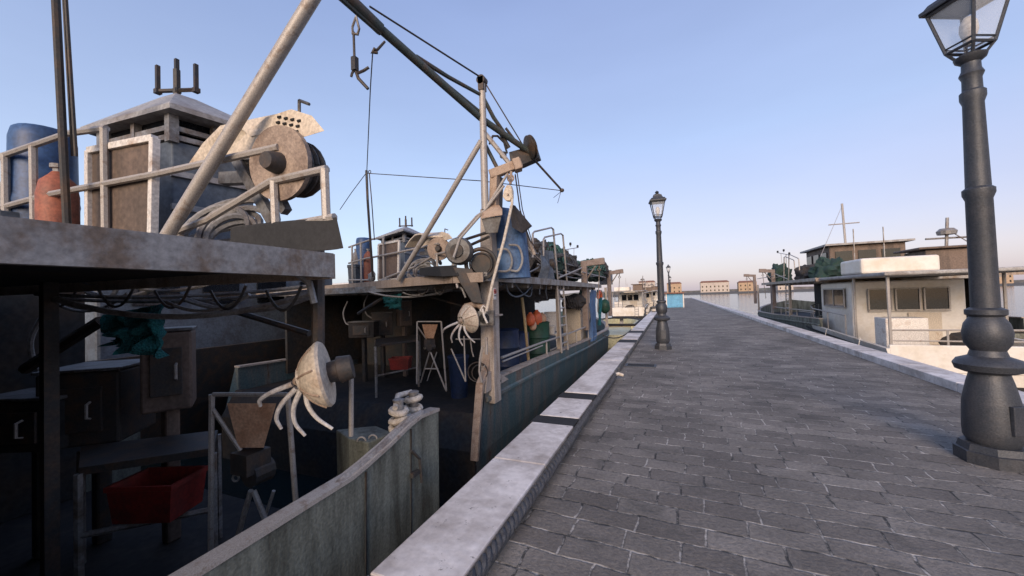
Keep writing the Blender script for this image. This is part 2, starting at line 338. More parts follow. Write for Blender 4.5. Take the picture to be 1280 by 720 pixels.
# ------------------------------------------------------------------ setting
SEA = -1.15; KL, KR = -1.53, -1.05; QR = 4.1; KZ = .12
mb = MB(); mb.prism([(-2500,-60,SEA),(2500,-60,SEA),(2500,3500,SEA),(-2500,3500,SEA)], (0,0,-.5)); struct(mb, 'water', 'water')
mb = MB(); mb.prism([(KR-.02,-10,0),(QR,-10,0),(QR,95,0),(KR-.02,95,0)], (0,0,-.3)); struct(mb, 'quay_pavement', 'paving')
mb = MB(); mb.prism([(KL+.06,-10,-.304),(QR-.05,-10,-.304),(QR-.05,95,-.304),(KL+.06,95,-.304)], (0,0,-3)); struct(mb, 'quay_wall', 'quaywall')
# the kerb of pale stones, with open joints, their shade put in as dark strips
def ky(px, py): return Z(px, py, KZ).y
joints = [(-10, ky(676,528)), (ky(684,519), ky(703,496.5)), (ky(709,490), ky(770,428)), (ky(772,424), ky(781,416)), (ky(783,413), 24.), (24.15, 33.), (33.12, 44), (44.1, 60), (60.1, 95)]
mb = MB(); kb = MB(); rnd = random.Random(3)
for y0, y1 in joints:
    y = y0
    while y < y1-.01:
        ln = min(y1-y, rnd.uniform(1.15, 1.75)); ln = y1-y if y1-y-ln < .35 else ln
        j = rnd.uniform(-.006,.006)
        a, b = y+.003, y+ln-.003
        mb.box(((KL+KR)/2+j, (a+b)/2, KZ-.11+j*.6), (KR-KL, b-a, .22)); y += ln
ko = struct(mb, 'kerb', 'coping', bevel=.012)
rf_ = MB(); y = -9.5
while y < 94:
    l_ = rnd.uniform(.22,.5); rf_.box((KR+.012+rnd.uniform(-.006,.01), y+l_/2, .035+rnd.uniform(-.01,.008)), (.05, l_-.012, .12)); y += l_ if y < 30 else 2
struct(rf_, 'kerb_face', 'pave_edge', bevel=.012)
kb.box(((KL+KR)/2+.02, 42, -.2), (KR-KL-.05, 104, .2)); struct(kb, 'kerb_bed', 'rub')  # bed coloured black for the shade at the bottom of the joints
for (a0, a1), (b0, b1), lb in zip(joints[:4], joints[1:5], ('black strip for the shade in the kerb joint, nearest of the strips', 'black strip for the shade in the kerb joint at the far end of the short stone', 'black strip for the shade in the kerb joint near the far end of the blue trawler', 'farthest black strip for the shade in a kerb joint, beside the street lamp')):
    r_ = MB(); g_ = b0-a1; r_.box(((KL+KR)/2-.012, (a1+b0)/2, KZ-.09), (KR-KL+.03, g_-.006, .172)); tag(r_.build('joint_shade_strip', 'rub', None, bevel=.008), lb, 'shade strip', 'shade strips in the kerb joints')  # black fill painting the shade of the open joints
mb = MB(); y = -9
while y < 94:
    mb.box((QR-.2, y+.75, .03), (.42, 1.49, .2)); y += 1.5
struct(mb, 'far_kerb', 'coping', bevel=.012)
# far shore
mb = MB(); n = 60; pr = []
for i in range(n+1):
    x = -900 + 1800*i/n; pr.append((x, 640, SEA + 3 + 7*abs(noise.noise(Vector((i*.21, 3, 0)))) + 2.5*abs(noise.noise(Vector((i*.9, 1, 0))))))
mb.prism([(-900,640,SEA-.4)] + pr + [(900,640,SEA-.4)], (0,80,0)); struct(mb, 'hills', 'hill')
mb = MB(); mb.prism([(-120,312,.2),(460,312,.2),(462,309,SEA-.2),(-122,309,SEA-.2)], (0,60,0)); struct(mb, 'breakwater', 'pave_edge')

# twisted rope along the foot of the kerb
mb = MB()
pts = []; y = .2
while y < Z(760,468,.1).y:
    pts.append(Vector((KR+.055+.008*math.sin(y*2.3), y, .105+.012*math.sin(y*1.7)))); y += .025
for st in range(3):
    q = [p + Vector((math.cos(i*.8+st*2.094)*.017, 0, math.sin(i*.8+st*2.094)*.017)) for i, p in enumerate(pts)]
    mb.tube(q, .019, 6)
rp = thing('mooring_rope', 'thick dark twisted rope lying along the foot of the pale kerb', 'rope', (KR+.05, .4, 0)); mb.build('strands', 'roped', rp, smooth=True)
mb = MB(); e = pts[-1]; mb.tube([e, e+Vector((.05,.07,.01)), e+Vector((.13,.10,-.02))], .028, 7); mb.build('frayed_end', 'ropew', rp, smooth=True)

# ------------------------------------------------------------------ street lamps
def lamp(loc, label, h=4.3, rz=.15):
    t = thing('street_lamp', label, 'street lamp', loc, 'street lamps along the quay'); loc = Vector(loc); k = h/4.3; up = (0,0,1)
    b = MB(); b.lathe(loc, up, [(0,.235*k),(.10*k,.235*k),(.105*k,.215*k),(.16*k,.20*k)], 8, ph=R(22.5)); 
    b.lathe(loc+Vector((0,0,.159*k)), up, [(0,.15*k),(.05*k,.175*k),(.13*k,.18*k),(.35*k,.172*k),(.52*k,.14*k),(.60*k,.12*k),(.61*k,.155*k),(.63*k,.20*k),(.68*k,.215*k),(.72*k,.19*k),(.75*k,.12*k),(.80*k,.105*k),(.86*k,.14*k),(.95*k,.15*k),(1.03*k,.135*k),(1.09*k,.10*k),(1.11*k,.125*k),(1.15*k,.125*k),(1.17*k,.09*k)], 20)
    b.build('base', 'iron', t, smooth=True)
    b = MB(); z0 = 1.32*k
    prof = [(0,.088*k)]
    for z, r in ((.95,.082),(1.0,.10),(1.04,.10),(1.06,.078),(1.8,.066),(1.85,.082),(1.9,.082),(1.92,.064),(2.02,.062),(2.06,.078),(2.1,.062),(2.16,.06),(2.19,.095),(2.22,.105),(2.25,.05)): prof.append((z*k, r*k))
    b.lathe(loc+Vector((0,0,z0)), up, prof, 14); b.build('pole', 'iron', t, smooth=True)
    # lantern: four tapered sides, open cradle, stepped cap
    zb = 3.62*k; zt = zb+.40*k; rb, rt = .10*k, .172*k; m = Matrix.Rotation(rz, 3, 'Z')
    def cn(z, r): return [loc + m @ Vector((x*r, y*r, 0)) + Vector((0,0,z)) for x, y in ((-1,-1),(1,-1),(1,1),(-1,1))]
    f = MB(); A, B = cn(zb, rb), cn(zt, rt)
    for i in range(4):
        f.tube([A[i], B[i]], .013*k, 6); f.tube([A[i], A[(i+1)%4]], .013*k, 6); f.tube([A[i].lerp(B[i],.1), A[(i+1)%4].lerp(B[(i+1)%4],.1)], .008*k, 5)
        f.tube([B[i], B[(i+1)%4]], .016*k, 6)
        c = loc + Vector((0,0,3.56*k)); f.tube([A[i], A[i].lerp(c,.35)+Vector((0,0,-.05*k)), c+Vector((0,0,-.02*k))], .012*k, 6)
    f.build('lantern_frame', 'iron', t)
    g = MB(); g.loft([cn(zb+.004*k, rb*.96), cn(zt-.004*k, rt*.96)]); g.build('lantern_glass', 'lampglass', t)
    c = MB(); c.loft([cn(zt+.012*k, rt*1.22), cn(zt+.05*k, rt*1.24), cn(zt+.06*k, rt*1.12), cn(zt+.10*k, rt*.98), cn(zt+.105*k, rt*.8), cn(zt+.17*k, rt*.62), cn(zt+.20*k, rt*.6)])
    c.build('cap', 'iron', t, bevel=.006*k)
    c = MB(); c.lathe(loc+Vector((0,0,zb+.02*k)), up, [(0,.03*k),(.06*k,.03*k),(.07*k,.045*k),(.13*k,.06*k),(.20*k,.055*k),(.25*k,.03*k),(.26*k,.005*k)], 12); c.build('bulb', 'white', t, smooth=True)
    c = MB(); c.box(loc+m @ Vector((0,-.178*k,0))+Vector((0,0,.40*k)), (.13*k,.03*k,.24*k), rz); c.build('access_door', 'iron', t, bevel=.006*k)
    c = MB(); c.lathe(loc+Vector((0,0,zt+.195*k)), up, [(0,.07*k),(.03*k,.075*k),(.05*k,.03*k),(.075*k,.055*k),(.10*k,.045*k),(.125*k,.012*k)], 12); c.build('finial', 'iron', t, smooth=True)
    return t
P1 = Z(829, 436, 0); lamp(P1, 'tall dark iron street lamp beside the kerb, nearest of the row past the blue trawler')
sp = 31.
for i, lb in enumerate(('smaller looking iron street lamp further down the quay, just left of the blue kiosk', 'far street lamp behind the second one, its lantern just over the blue kiosk', )):
    lamp((P1.x+.02*(i+1), P1.y+sp*(i+1), 0), lb)
PN = Z(1243, 577, 0); lamp(PN, 'large near iron street lamp at the right side of the picture', rz=.45)

p = Z(801, 457, 0); dc = thing('drain_cover', 'dark rectangular iron drain cover in the paving before the nearest street lamp', 'drain cover', (p.x, p.y, 0))
b = MB()
for sx, sy, wx, wy in ((0,-.17,.62,.04),(0,.17,.62,.04),(-.29,0,.04,.30),(.29,0,.04,.30)): b.box((p.x+sx,p.y+sy,.006),(wx,wy,.014))
b.build('frame', 'iron', dc)
b = MB(); b.box((p.x,p.y,.002),(.53,.29,.006))
for k in range(9): b.box((p.x-.22+.055*k,p.y,.008),(.022,.29,.008))
b.build('grating', 'rub', dc)
# ------------------------------------------------------------------ boats
HL = -2.35                          # quay side of the blue trawler
def ident(p): return Vector(p)

def trawler_body(root, T, hullm, BASE):
    """hull, decks, quay side rail, posts, gallows and gear of the blue trawler type; T carries it to its berth"""
    y0 = X(607, 480, HL).y; W = 5.2; yb = 15.2; tip = 19.0
    topz = [(y0, X(617,475,HL).z), (X(680,448,HL).y, X(680,448,HL).z), (X(735,425.5,HL).y, X(735,425.5,HL).z), (yb, X(752,417,HL).z)]
    def bz(y):
        for (a, za), (b, zb) in zip(topz, topz[1:]):
            if y <= b: return za + (zb-za)*(y-a)/(b-a)
        return topz[-1][1] + (y-yb)*.16
    ys = [y0 + (yb-y0)*i/14 for i in range(15)] + [yb + (tip-yb)*i/8 for i in range(1, 9)]
    def side(y, k):                 # half width at height fraction
        h = W/2
        if y > yb: f = (y-yb)/(tip-yb); h *= max(.012, 1-f**1.9)
        return h
    cx = HL - W/2
    h = MB(); rings = []
    for y in ys:
        s_, z1 = side(y, 1), bz(y); i_ = max(.004, s_-.09)
        rings.append([(cx+s_, y, z1), (cx+s_, y, z1-.10), (cx+s_*.985, y, -.5), (cx+s_*.93, y, SEA-.3), (cx-s_*.93, y, SEA-.3), (cx-s_*.985, y, -.5), (cx-s_, y, z1), (cx-i_, y, z1), (cx-i_, y, -.08), (cx+i_, y, -.08), (cx+i_, y, z1)])
    yk = X(599.5,560,HL).y-.02
    rings[0] = [(p[0], y0 if p[2] > -.05 else (yk if p[2] < -.4 else y0), p[2]) for p in rings[0]]
    h.loft(rings); h.build('hull', hullm, root, T=T)
    f = MB(); f.loft([[(cx+side(y,1)-.09, y, -.075), (cx-side(y,1)+.09, y, -.075), (cx-side(y,1)+.09, y, -.03), (cx+side(y,1)-.09, y, -.03)] for y in ys if y < tip-.8]); f.build('deck', 'deckfloor', root, T=T)
    c = MB()                        # capping rail on the bulwark
    for sgn in (1, -1): c.loft([[(cx+sgn*(side(y,1)+.02), y, bz(y)+.003), (cx+sgn*(side(y,1)+.02), y, bz(y)+.035), (cx+sgn*(side(y,1)-.13), y, bz(y)+.035), (cx+sgn*(side(y,1)-.13), y, bz(y)+.003)] for y in ys if y < tip-.6])
    c.build('capping_rail', 'column', root, T=T)
    rb = MB()                       # rubbing strake and weld seams
    rb.loft([[(cx+side(y,1)+.002, y, bz(y)-.17), (cx+side(y,1)+.035, y, bz(y)-.19), (cx+side(y,1)+.035, y, bz(y)-.23), (cx+side(y,1)+.002, y, bz(y)-.25)] for y in ys if y < tip-.4]); rb.build('rubbing_strake', hullm, root, T=T)
    # upper deck
    A = [D(300,373,9.2), D(436,360.5,7.0), D(567,343.5,5.05), D(604,341,4.98)]
    for p in A: p.z = max(1.80, min(1.9, p.z))
    e1, e2 = Vector((HL+.02, A[3].y+.15, 1.87)), Vector((HL+.02, 13.6, 1.86))
    poly = A + [e1, e2, Vector((HL-W+.1, 13.6, 1.86)), Vector((HL-W+.1, 7.4, 1.82))]
    poly = [Vector((p.x, p.y, 1.84)) for p in poly]
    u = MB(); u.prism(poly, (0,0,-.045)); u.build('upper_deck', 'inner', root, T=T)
    u = MB()
    for a, b in zip(A, A[1:]): u.bar(Vector((a.x, a.y, 1.815)), Vector((b.x, b.y, 1.815)), .05, .125)
    u.build('deck_edge_board', 'fascia', root, T=T)
    u = MB(); u.bar(e1+Vector((.03,0,-.04)), e2+Vector((.03,0,-.04)), .06, .12); u.bar(e1+Vector((-.25,0,-.1)), e2+Vector((-.25,0,-.1)), .07, .1)
    for i in range(12): y = e1.y+.4+i*.72; u.bar((HL-.02, y, 1.745), (HL-W+.2, y, 1.745), .06, .1)
    u.build('deck_beam', 'steel', root, T=T)
    # inner casing under the upper deck
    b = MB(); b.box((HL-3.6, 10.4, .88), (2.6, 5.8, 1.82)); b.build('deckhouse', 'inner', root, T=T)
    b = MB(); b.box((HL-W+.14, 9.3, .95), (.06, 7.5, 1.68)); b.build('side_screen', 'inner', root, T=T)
    # quay side posts and rail
    for px in (697, 735, 757):
        ps = MB(); a = X(px, 360, HL-.1); ps.bar((HL-.1, a.y, bz(a.y)), (HL-.1, a.y, 1.80), .09, .09, (0,1,0)); ps.build('deck_post', 'column', root, T=T)
    for y in (6.2, 9.0, 12.0):
        ps = MB(); ps.bar((HL-W+.16, y, .3), (HL-W+.16, y, 1.8), .08, .08, (0,1,0)); ps.build('deck_post', 'column', root, T=T)
    rl = MB(); hx = HL-.05
    rl.tube([X(627,447,hx), X(678,428,hx), X(703,420,hx), X(736,407,hx)], .022, 8); rl.tube([X(628,449.5,hx)+Vector((0,0,-.03)), X(678,430,hx)+Vector((0,0,-.03))], .014, 6)
    for px, py in ((683,428),(720,414),(735,408)): a = X(px, py, hx); rl.tube([a, Vector((hx, a.y, bz(a.y)))], .02, 6)
    rl.tube([X(688,438,HL-.2), X(703,431,HL-.2)], .018, 6)
    rl.build('side_rail', 'pipe', root, smooth=True, T=T)
    # ladder
    ld = MB(); lx = HL+.03; a0, a1, b0, b1 = X(696,352,lx), X(702,441,lx), X(703.5,352,lx), X(710,437,lx)
    ld.tube([a0,a1], .024, 7); ld.tube([b0,b1], .024, 7)
    for k in range(1, 8): ld.tube([a0.lerp(a1,k/8), b0.lerp(b1,k/8)], .016, 6)
    ld.build('ladder', 'pipe', root, smooth=True, T=T)
    # bent guard pipes over the deck edge
    for q in ([(666,322),(666,292),(668,289.5),(689,284.5),(691.5,286.5),(697.5,352)], [(679.5,320),(679.5,299),(681,296.5),(701,292),(703.5,294),(709,356)]):
        p = MB(); p.tube([X(px,py,HL-.02) for px,py in q], .019, 7); p.build('guard_pipe', 'pipe', root, smooth=True, T=T)
    p = MB()                         # rail along the upper deck
    q = [(640,318),(668,324),(700,333)]
    p.tube([X(699,347,HL), X(727,335,HL)], .02, 6); p.tube([X(705,338,HL-.1), X(727,345,HL-.1)], .018, 6); p.tube([X(727,340,HL),X(757,347,HL)],.02,6); p.build('deck_rail', 'pipe', root, T=T)
    # mast with lights
    a = MB(); lx = HL-2.4; a.tube([X(712,348,lx), X(710,311,lx)], .022, 6); a.tube([X(717,348,lx), X(717.5,310,lx)], .015, 6); a.tube([X(704,312.5,lx), X(722.5,309.5,lx)], .022, 6); at = a.build('light_mast', 'pipe', root, T=T)
    for px, py in ((705,311),(713,306),(722,309)):
        a = MB(); b_ = X(px,py,lx); a.lathe(b_+Vector((0,0,-.03)), (0,0,1), [(0,.05),(.03,.06),(.12,.06),(.15,.04)], 8)
        if px == 713: a.tube([b_, b_-Vector((0,0,.1))], .015, 6)
        a.build('mast_light', 'rub', at, T=T)
    # two L shaped gallows
    for (p0, p1, x_, w_) in (((730,330),(753.5,326),HL-.05,.17), ((761,341.5),(777,340.5),HL-.05,.15)):
        g = MB(); a = X(*p0, x_); y_ = a.y; g.bar((x_, y_, bz(y_)+.3), (x_, y_, a.z+w_*.5), w_, w_, (0,1,0)); go = g.build('gallows', 'gallow', root, bevel=.01, T=T)
        g = MB(); L_ = (p1[0]-p0[0])*a.y/FPX*1.05; b_ = Vector((x_+L_, y_+.1, a.z + .06)); g.bar(Vector((x_-w_*.3, y_-.02, a.z)), b_, w_*.85, w_); g.bar(b_, b_+Vector((-.3,0,-.02)), w_*1.05, w_*1.15); g.build('gallows_arm', 'gallow', go, bevel=.01, T=T)
        g = MB(); c_ = b_+Vector((-.16,0,-w_*.6)); g.tube([c_, c_+Vector((0,0,-.12))], .02, 6); g.tube([c_+Vector((-.05,0,-.15)), c_+Vector((0,0,-.10)), c_+Vector((.05,0,-.15)), c_+Vector((0,0,-.2)), c_+Vector((-.05,0,-.15))], .014, 6)
        g.tube([c_+Vector((0,0,-.2)), c_+Vector((-.1,.05,-1.4))], .014, 6); g.build('shackle', 'steel', go, T=T)
        g = MB(); g.tube([Vector((x_, y_, a.z-.55)), Vector((x_+L_*.6, y_+.06, a.z-.04))], .025, 6); g.build('brace', 'steel', go, T=T)
    return bz

main = thing('fishing_trawler', 'rusty blue green fishing trawler with tall boom and winch, moored beside the pale kerb', 'fishing trawler', (HL-2.6, 10, SEA-.3), 'trawlers in the harbour')
BZ = trawler_body(main, ident, 'hull', None)

# --- column, gallows, mast and boom over the stern corner
YC = X(607, 480, HL).y
c = MB(); c0, c1 = X(613.5,470,HL-.02), X(610.5,262,HL-.02)
c.loft([[p + Vector((x*wd, y*wd, 0)) for x, y in ((-1,-1),(1,-1),(1,1),(-1,1))] for p, wd in ((c0+Vector((0,0,-.35)),.105),(c0,.10),(c0.lerp(c1,.4),.10),(c1,.088))])
col_ = c.build('stern_column', 'column', main, bevel=.008)
c = MB(); k0 = c0.lerp(c1,.36); c.box(k0+Vector((.0,-.02,0)), (.30,.26,.022)); c.box(c0.lerp(c1,.62), (.19,.19,.02)); c.box(c0.lerp(c1,.78), (.18,.18,.02)); c.build('column_flange', 'column', col_)
sg = MB(); s0 = X(618.5,367,HL+.085); sg.box(s0, (.006,.085,.16)); sgo = sg.build('warning_sign', 'sign', col_)
sg = MB(); ct = s0+Vector((.005,0,.03)); sg.tube(circle(ct, (0,1,0), (0,0,1), .032, 20), .006, 5); sg.tube([ct+Vector((0,-.02,.022)), ct+Vector((0,.02,-.022))], .005, 5); sg.build('sign_ring', 'signred', sgo)
sg = MB(); sg.tube(circle(ct, (0,1,0), (0,0,1), .011, 10), .005, 5); sg.tube([ct+Vector((.001,0,.005)), ct+Vector((.001,0,-.022))], .006, 5); sg.box(ct+Vector((0,0,-.06)), (.006,.06,.012)); sg.build('sign_figure', 'rub', sgo)
# aft stem strip: bent plate running down to the water
st = MB(); a = [X(613,440,HL+.0), X(610.5,463,HL+.0), X(604,480,HL+.02), X(599.5,540,HL+.02), X(597.5,575,HL+.02)]
for p, q in zip(a, a[1:]): st.bar(p+Vector((-.03,-.035,0)), q+Vector((-.03,-.035,0)), .10, .05, (0,1,0))
st.build('stem_plate', 'rust', main, bevel=.006)
st = MB(); st.prism([X(609,466,HL+.04), X(619,462,HL+.04), X(636,474,HL+.04), X(607,492,HL+.04)], (-.05,0,0)); st.build('gusset_plate', 'column', main, bevel=.005)
bo = MB(); 
for px, py in ((618,479),(625,476)): b_ = X(px,py,HL+.04); bo.lathe(b_, (1,0,0), [(0,.016),(.012,.016)], 8)
bo.build('gusset_bolt', 'rub', main)
yk_ = X(599.5,560,HL).y-.02; tr = MB(); tr.loft([[(HL-.07,yk_-.03,SEA-.2),(HL-5.13,yk_-.03,SEA-.2),(HL-5.13,yk_+.02,SEA-.2),(HL-.07,yk_+.02,SEA-.2)],[(HL-.05,yk_-.03,-.42),(HL-5.15,yk_-.03,-.42),(HL-5.15,yk_+.02,-.42),(HL-.05,yk_+.02,-.42)],[(HL-.05,YC-.03,-.01),(HL-5.15,YC-.03,-.01),(HL-5.15,YC+.08,-.01),(HL-.05,YC+.08,-.01)]]); tr.build('transom', 'inner', main)
# side bracket plate with hole
br = MB(); p0, p1 = D(598,388,5.0), D(617,407,5.0); dx = Vector((1,0,0))
pl = [D(597,389,5.02), D(617,388,5.02), D(617,407,5.02), D(597,407,5.02)]; br.prism(pl, (0,.05,0)); br.build('bracket_plate', 'motor', main, bevel=.004)
br = MB(); ce = D(605,398,4.995); br.lathe(ce, (0,1,0), [(-.012,.062),(.03,.062)], 18); br.lathe(ce, (0,1,0), [(-.05,.02),(.0,.02)], 8); br.build('bracket_bore', 'rub', main)
# gallows head: L of tan box beam
dg = 5.08
g = MB(); g.loft([[D(x, y, dg+o) for x, y, o in q] for q in (
  [(609,257,-.08),(624,256,-.08),(624,256,.12),(609,257,.12)], [(603,266,-.14),(628,262,-.14),(628,262,.12),(603,266,.12)], [(601,273,-.16),(628,269,-.16),(628,269,.12),(601,273,.12)])]); g.build('gallows_foot', 'rust', col_, bevel=.008)
g = MB(); g.loft([[D(x, y, dg+o) for x, y, o in q] for q in ([(602,273.5,-.12),(627,270,-.12),(627,270,.12),(602,273.5,.12)], [(607.5,292,-.09),(622,291,-.09),(622,291,.1),(607.5,292,.1)])]); g.build('gallows_collar', 'motor', col_, bevel=.006)
g = MB(); g.bar(D(617.5,264,dg), D(619,215,dg), .105, .12, (0,1,0)); g.bar(D(612.5,219,dg-.01), D(652,204,dg-.02), .12, .115); g.bar(D(642,208,dg-.05), D(651,205,dg-.05), .17, .15); g.build('gallows_head', 'rust', col_, bevel=.01)
g = MB(); g.bar(D(622.5,268,dg+.08), D(624,222,dg+.08), .08, .1, (0,1,0)); g.build('gallows_web', 'dark', col_)
ms = MB(); m0, m1 = D(606.5,262,5.0), D(602.5,101,5.0); ms.tube([m0, m1], .05, 12, .042); mast = ms.build('mast', 'pipe', main, smooth=True)
ms = MB(); ms.lathe(m1+Vector((0,-.05,.0)), (0,1,0), [(0,.06),(.1,.06)], 14); ms.box(m1+Vector((0,0,-.05)), (.075,.1,.17)); ms.build('mast_sheave', 'dark', mast)
bm_ = MB(); b0, b1, b2, b3 = D(400,-36,3.2), D(475,36,3.78), D(600,147,5.02), D(672,197,5.5)
bm_.tube([b0, b1], .058, 12); bm_.tube([b1.lerp(b0,.05), b2, b3], .044, 12, .04); bm_.tube([b1+Vector((0,.05,.03)), D(560,108,4.6), D(603,143,5.06)], .026, 8); bm_.tube([b0+Vector((0,.03,-.08)), b1+Vector((0,0,-.045))], .022, 8)
boom = bm_.build('boom', 'boom', main, smooth=True)
x_ = MB(); x_.tube([D(520,71,4.2), D(560,96,4.6), D(600,118,4.98)], .027, 8, .022); x_.tube([D(605,124,5.0), D(617,147,5.1), D(633,170,5.3)], .026, 8); x_.build('boom_strut', 'boom', boom, smooth=True)
x_ = MB(); pl = [D(636,190,5.35), D(668,181,5.45), D(673,197,5.45), D(650,207,5.35), D(638,203,5.35)]; x_.prism(pl, (0,.14,0)); x_.build('boom_end_plate', 'dark', boom, bevel=.006)
x_ = MB(); x_.lathe(D(663,184,5.36), D(664,184,5.36)-D(662,185,5.36)+Vector((0,.01,0)), [(-.03,.15),(-.02,.165),(-.006,.135),(.006,.135),(.02,.165),(.03,.15)], 22); x_.build('boom_sheave', 'dark', boom, smooth=True)
x_ = MB(); x_.tube([D(625,165,5.25), D(636,185,5.3)], .03, 8); x_.tube([D(632,160,5.3), D(648,181,5.4)], .018, 8); x_.blob(D(629,194,5.25), (.05,.05,.05), .2, 2, 2); x_.build('boom_fitting', 'dark', boom)
# cables
def part_tube(name, pts, r, m='dark', parent=main, n=6): b = MB(); b.tube(pts, r, n); return b.build(name, m, parent, smooth=True)
part_tube('topping_cable', [D(462,8,3.6), D(600,96,5.0), D(606,103,5.0), D(657,187,5.4)], .009)
part_tube('cable', [D(668,200,5.45), D(702,237.5,5.8)], .016); part_tube('cable', [D(457.5,216.5,5.9), D(600,226,5.3), D(700,238,5.8)], .006)
b = MB(); b.blob(D(702.5,238,5.8), (.035,.035,.03), .1, 2, 2); b.tube([D(702,239,5.8), D(692,247,5.8)], .004, 4); b.tube([D(701,240,5.8), D(697,254,5.8)], .004, 4); b.build('cable_end', 'dark', main)
part_tube('stay_wire', [D(466,63,3.75), D(463,110,4.3), D(458.5,215,5.9)], .006)
b = MB(); b.tube([D(481,52,3.78), D(472,62,3.74), D(466,64,3.75)], .012, 6); b.tube([D(468.5,60,3.7), D(466,65,3.72), D(472,66,3.72)], .014, 6); b.build('stay_fitting', 'dark', main)
b = MB(); b.tube([D(458,213,5.9), D(459.5,250,5.9), D(466,346,6.2)], .019, 6); b.tube([D(461.5,216,5.9), D(464.5,250,5.9), D(468,300,6.2)], .008, 5); b.tube([D(458,216,5.9), D(440,240,6.2), D(425,262,6.6)], .006, 5); b.tube(circle(D(462,215,5.9), (1,0,0), (0,0,1), .025, 12), .006, 5); b.build('stay_pole', 'dark', main)
# brace and struts
part_tube('brace', [D(601.5,176,4.98), D(558,250,5.2), D(498,350,5.75)], .037, 'pipe', n=10)
part_tube('strut', [D(605,165,5.02), D(638,206,5.05)], .032, 'pipe', n=8); part_tube('strut', [D(605,178,5.1), D(622,211,5.15)], .028, 'boom', n=8)
part_tube('strut', [D(634,218,4.98), D(608,260,4.97), D(575,298,5.0), D(567,322,4.96)], .0175, 'pipe', n=8); part_tube('strut', [D(630,232,4.96), D(606,263,4.96), D(596,270,4.98), D(566,304,5.2)], .0155, 'pipe', n=8)
part_tube('strut', [D(570,303,5.4), D(611,290,5.0)], .02, 'dark'); part_tube('strut', [D(582,309,5.4), D(611,296,5.0)], .02, 'dark')
part_tube('strut', [D(642,258,5.5), D(655,285,5.6), D(668,318,5.7)], .03, 'column'); part_tube('hydraulic_pipe', [D(612,180,5.1), D(616,170,5.15), D(622,170,5.2), D(630,178,5.25), D(634,192,5.3)], .014, 'dark')
part_tube('cable', [D(644,218,5.0), D(650,262,5.3), D(662,300,5.5), D(676,318,5.8)], .009); part_tube('cable', [D(646.5,216,5.0), D(653,262,5.3), D(666,305,5.5)], .007)
# block and line hanging from the gallows
pb = thing('pulley_block', 'cream oval pulley block hanging from the tan gallows head', 'pulley', D(636,247,4.95))
b = MB(); 
pl = [D(635+dx_, 240+dy_, 4.97) for dx_, dy_ in ((-2,-9),(3,-9),(5,-2),(5,7),(2,11),(-3,11),(-7,6),(-6,-1))]; b.prism(pl, (.0,.07,0)); b.build('cheek', 'cream', pb, bevel=.012)
b = MB(); b.tube(circle(D(637,222,4.97)+Vector((0,.035,0)), (1,0,0), (0,0,1), .04, 14), .012, 6); b.tube([D(639,214,4.97), D(638,230,4.99)], .018, 6); b.tube([D(634,216,4.9), D(637,224,4.93)], .012, 6); b.build('shackle', 'rust', pb)
b = MB(); b.lathe(D(635,243,4.96), (0,1,0), [(0,.014),(-.014,.014)], 8); b.build('pin', 'rust', pb)
single(MB().tube([D(640,243,5.0), D(640,255,5.0), D(630,300,4.92), D(616,352,4.88), D(608,389,4.86)], .019, 7), 'hauling_rope', 'ropew', 'pale hauling rope running from the pulley block down across the column', 'rope', smooth=True)
single(MB().prism([D(637,258,5.15), D(641,256,5.15), D(663,282,5.4), D(652,291,5.3), D(640,284,5.2)], (.01,.05,0)), 'canvas_flap', 'tarpdk', 'dark triangular canvas flap hanging over the blue funnel cover', 'canvas')
# funnel wrapped in blue tarpaulin
f = MB(); rings = []
for y_, x0, x1 in ((262,613,629),(272,612,641),(290,616,652),(310,618,655),(330,618,658),(348,618,660)):
    a, b_ = D(x0,y_,5.45), D(x1,y_,5.75); c_ = (a+b_)/2; r_ = (b_-a).length/2; rings.append([c_ + Vector((math.cos(t*math.pi/8)*r_*(1+.07*math.sin(t*3.1+y_*.2)), math.sin(t*math.pi/8)*r_*.8, 0)) for t in range(16)])
f.loft(rings); f.build('funnel_cover', 'tarpblue', main, smooth=True)

# hook and tackle hanging under the boom
hk = thing('lifting_tackle', 'black lifting hook with shackle hanging under the boom', 'lifting hook', D(444,90,3.72))
b = MB(); b.tube([D(442,40,3.7), D(443,72,3.7)], .012, 6); b.box(D(443.5,80,3.7), (.05,.05,.13)); b.build('rod', 'dark', hk)
b = MB(); b.tube([D(445,20,3.7), D(449,36,3.7), D(447,43,3.7), D(441,42,3.7), D(440.5,34,3.7), D(444.5,22,3.7)], .011, 6); b.build('shackle', 'steel', hk)
b = MB(); b.tube([D(444,86,3.7), D(448,98,3.72), D(460,111,3.72)], .016, 7); b.tube([D(446,92,3.7), D(455,88,3.75), D(461,84,3.75)], .014, 7); b.tube([D(443,86,3.7), D(440,92,3.7), D(439,96,3.7)], .012, 6); b.build('hook', 'dark', hk)

# ------------------------------------------------------------------ gear on and under the after deck (both trawlers carry it)
def gmain(px, py, d): return D(px, py, d)
NK = .48
def gnear(px, py, d): return D(640+(px-640)*3.168, 360+(py-360)*3.168, d*NK)
def de(px): return 7-(px-438)*.0151

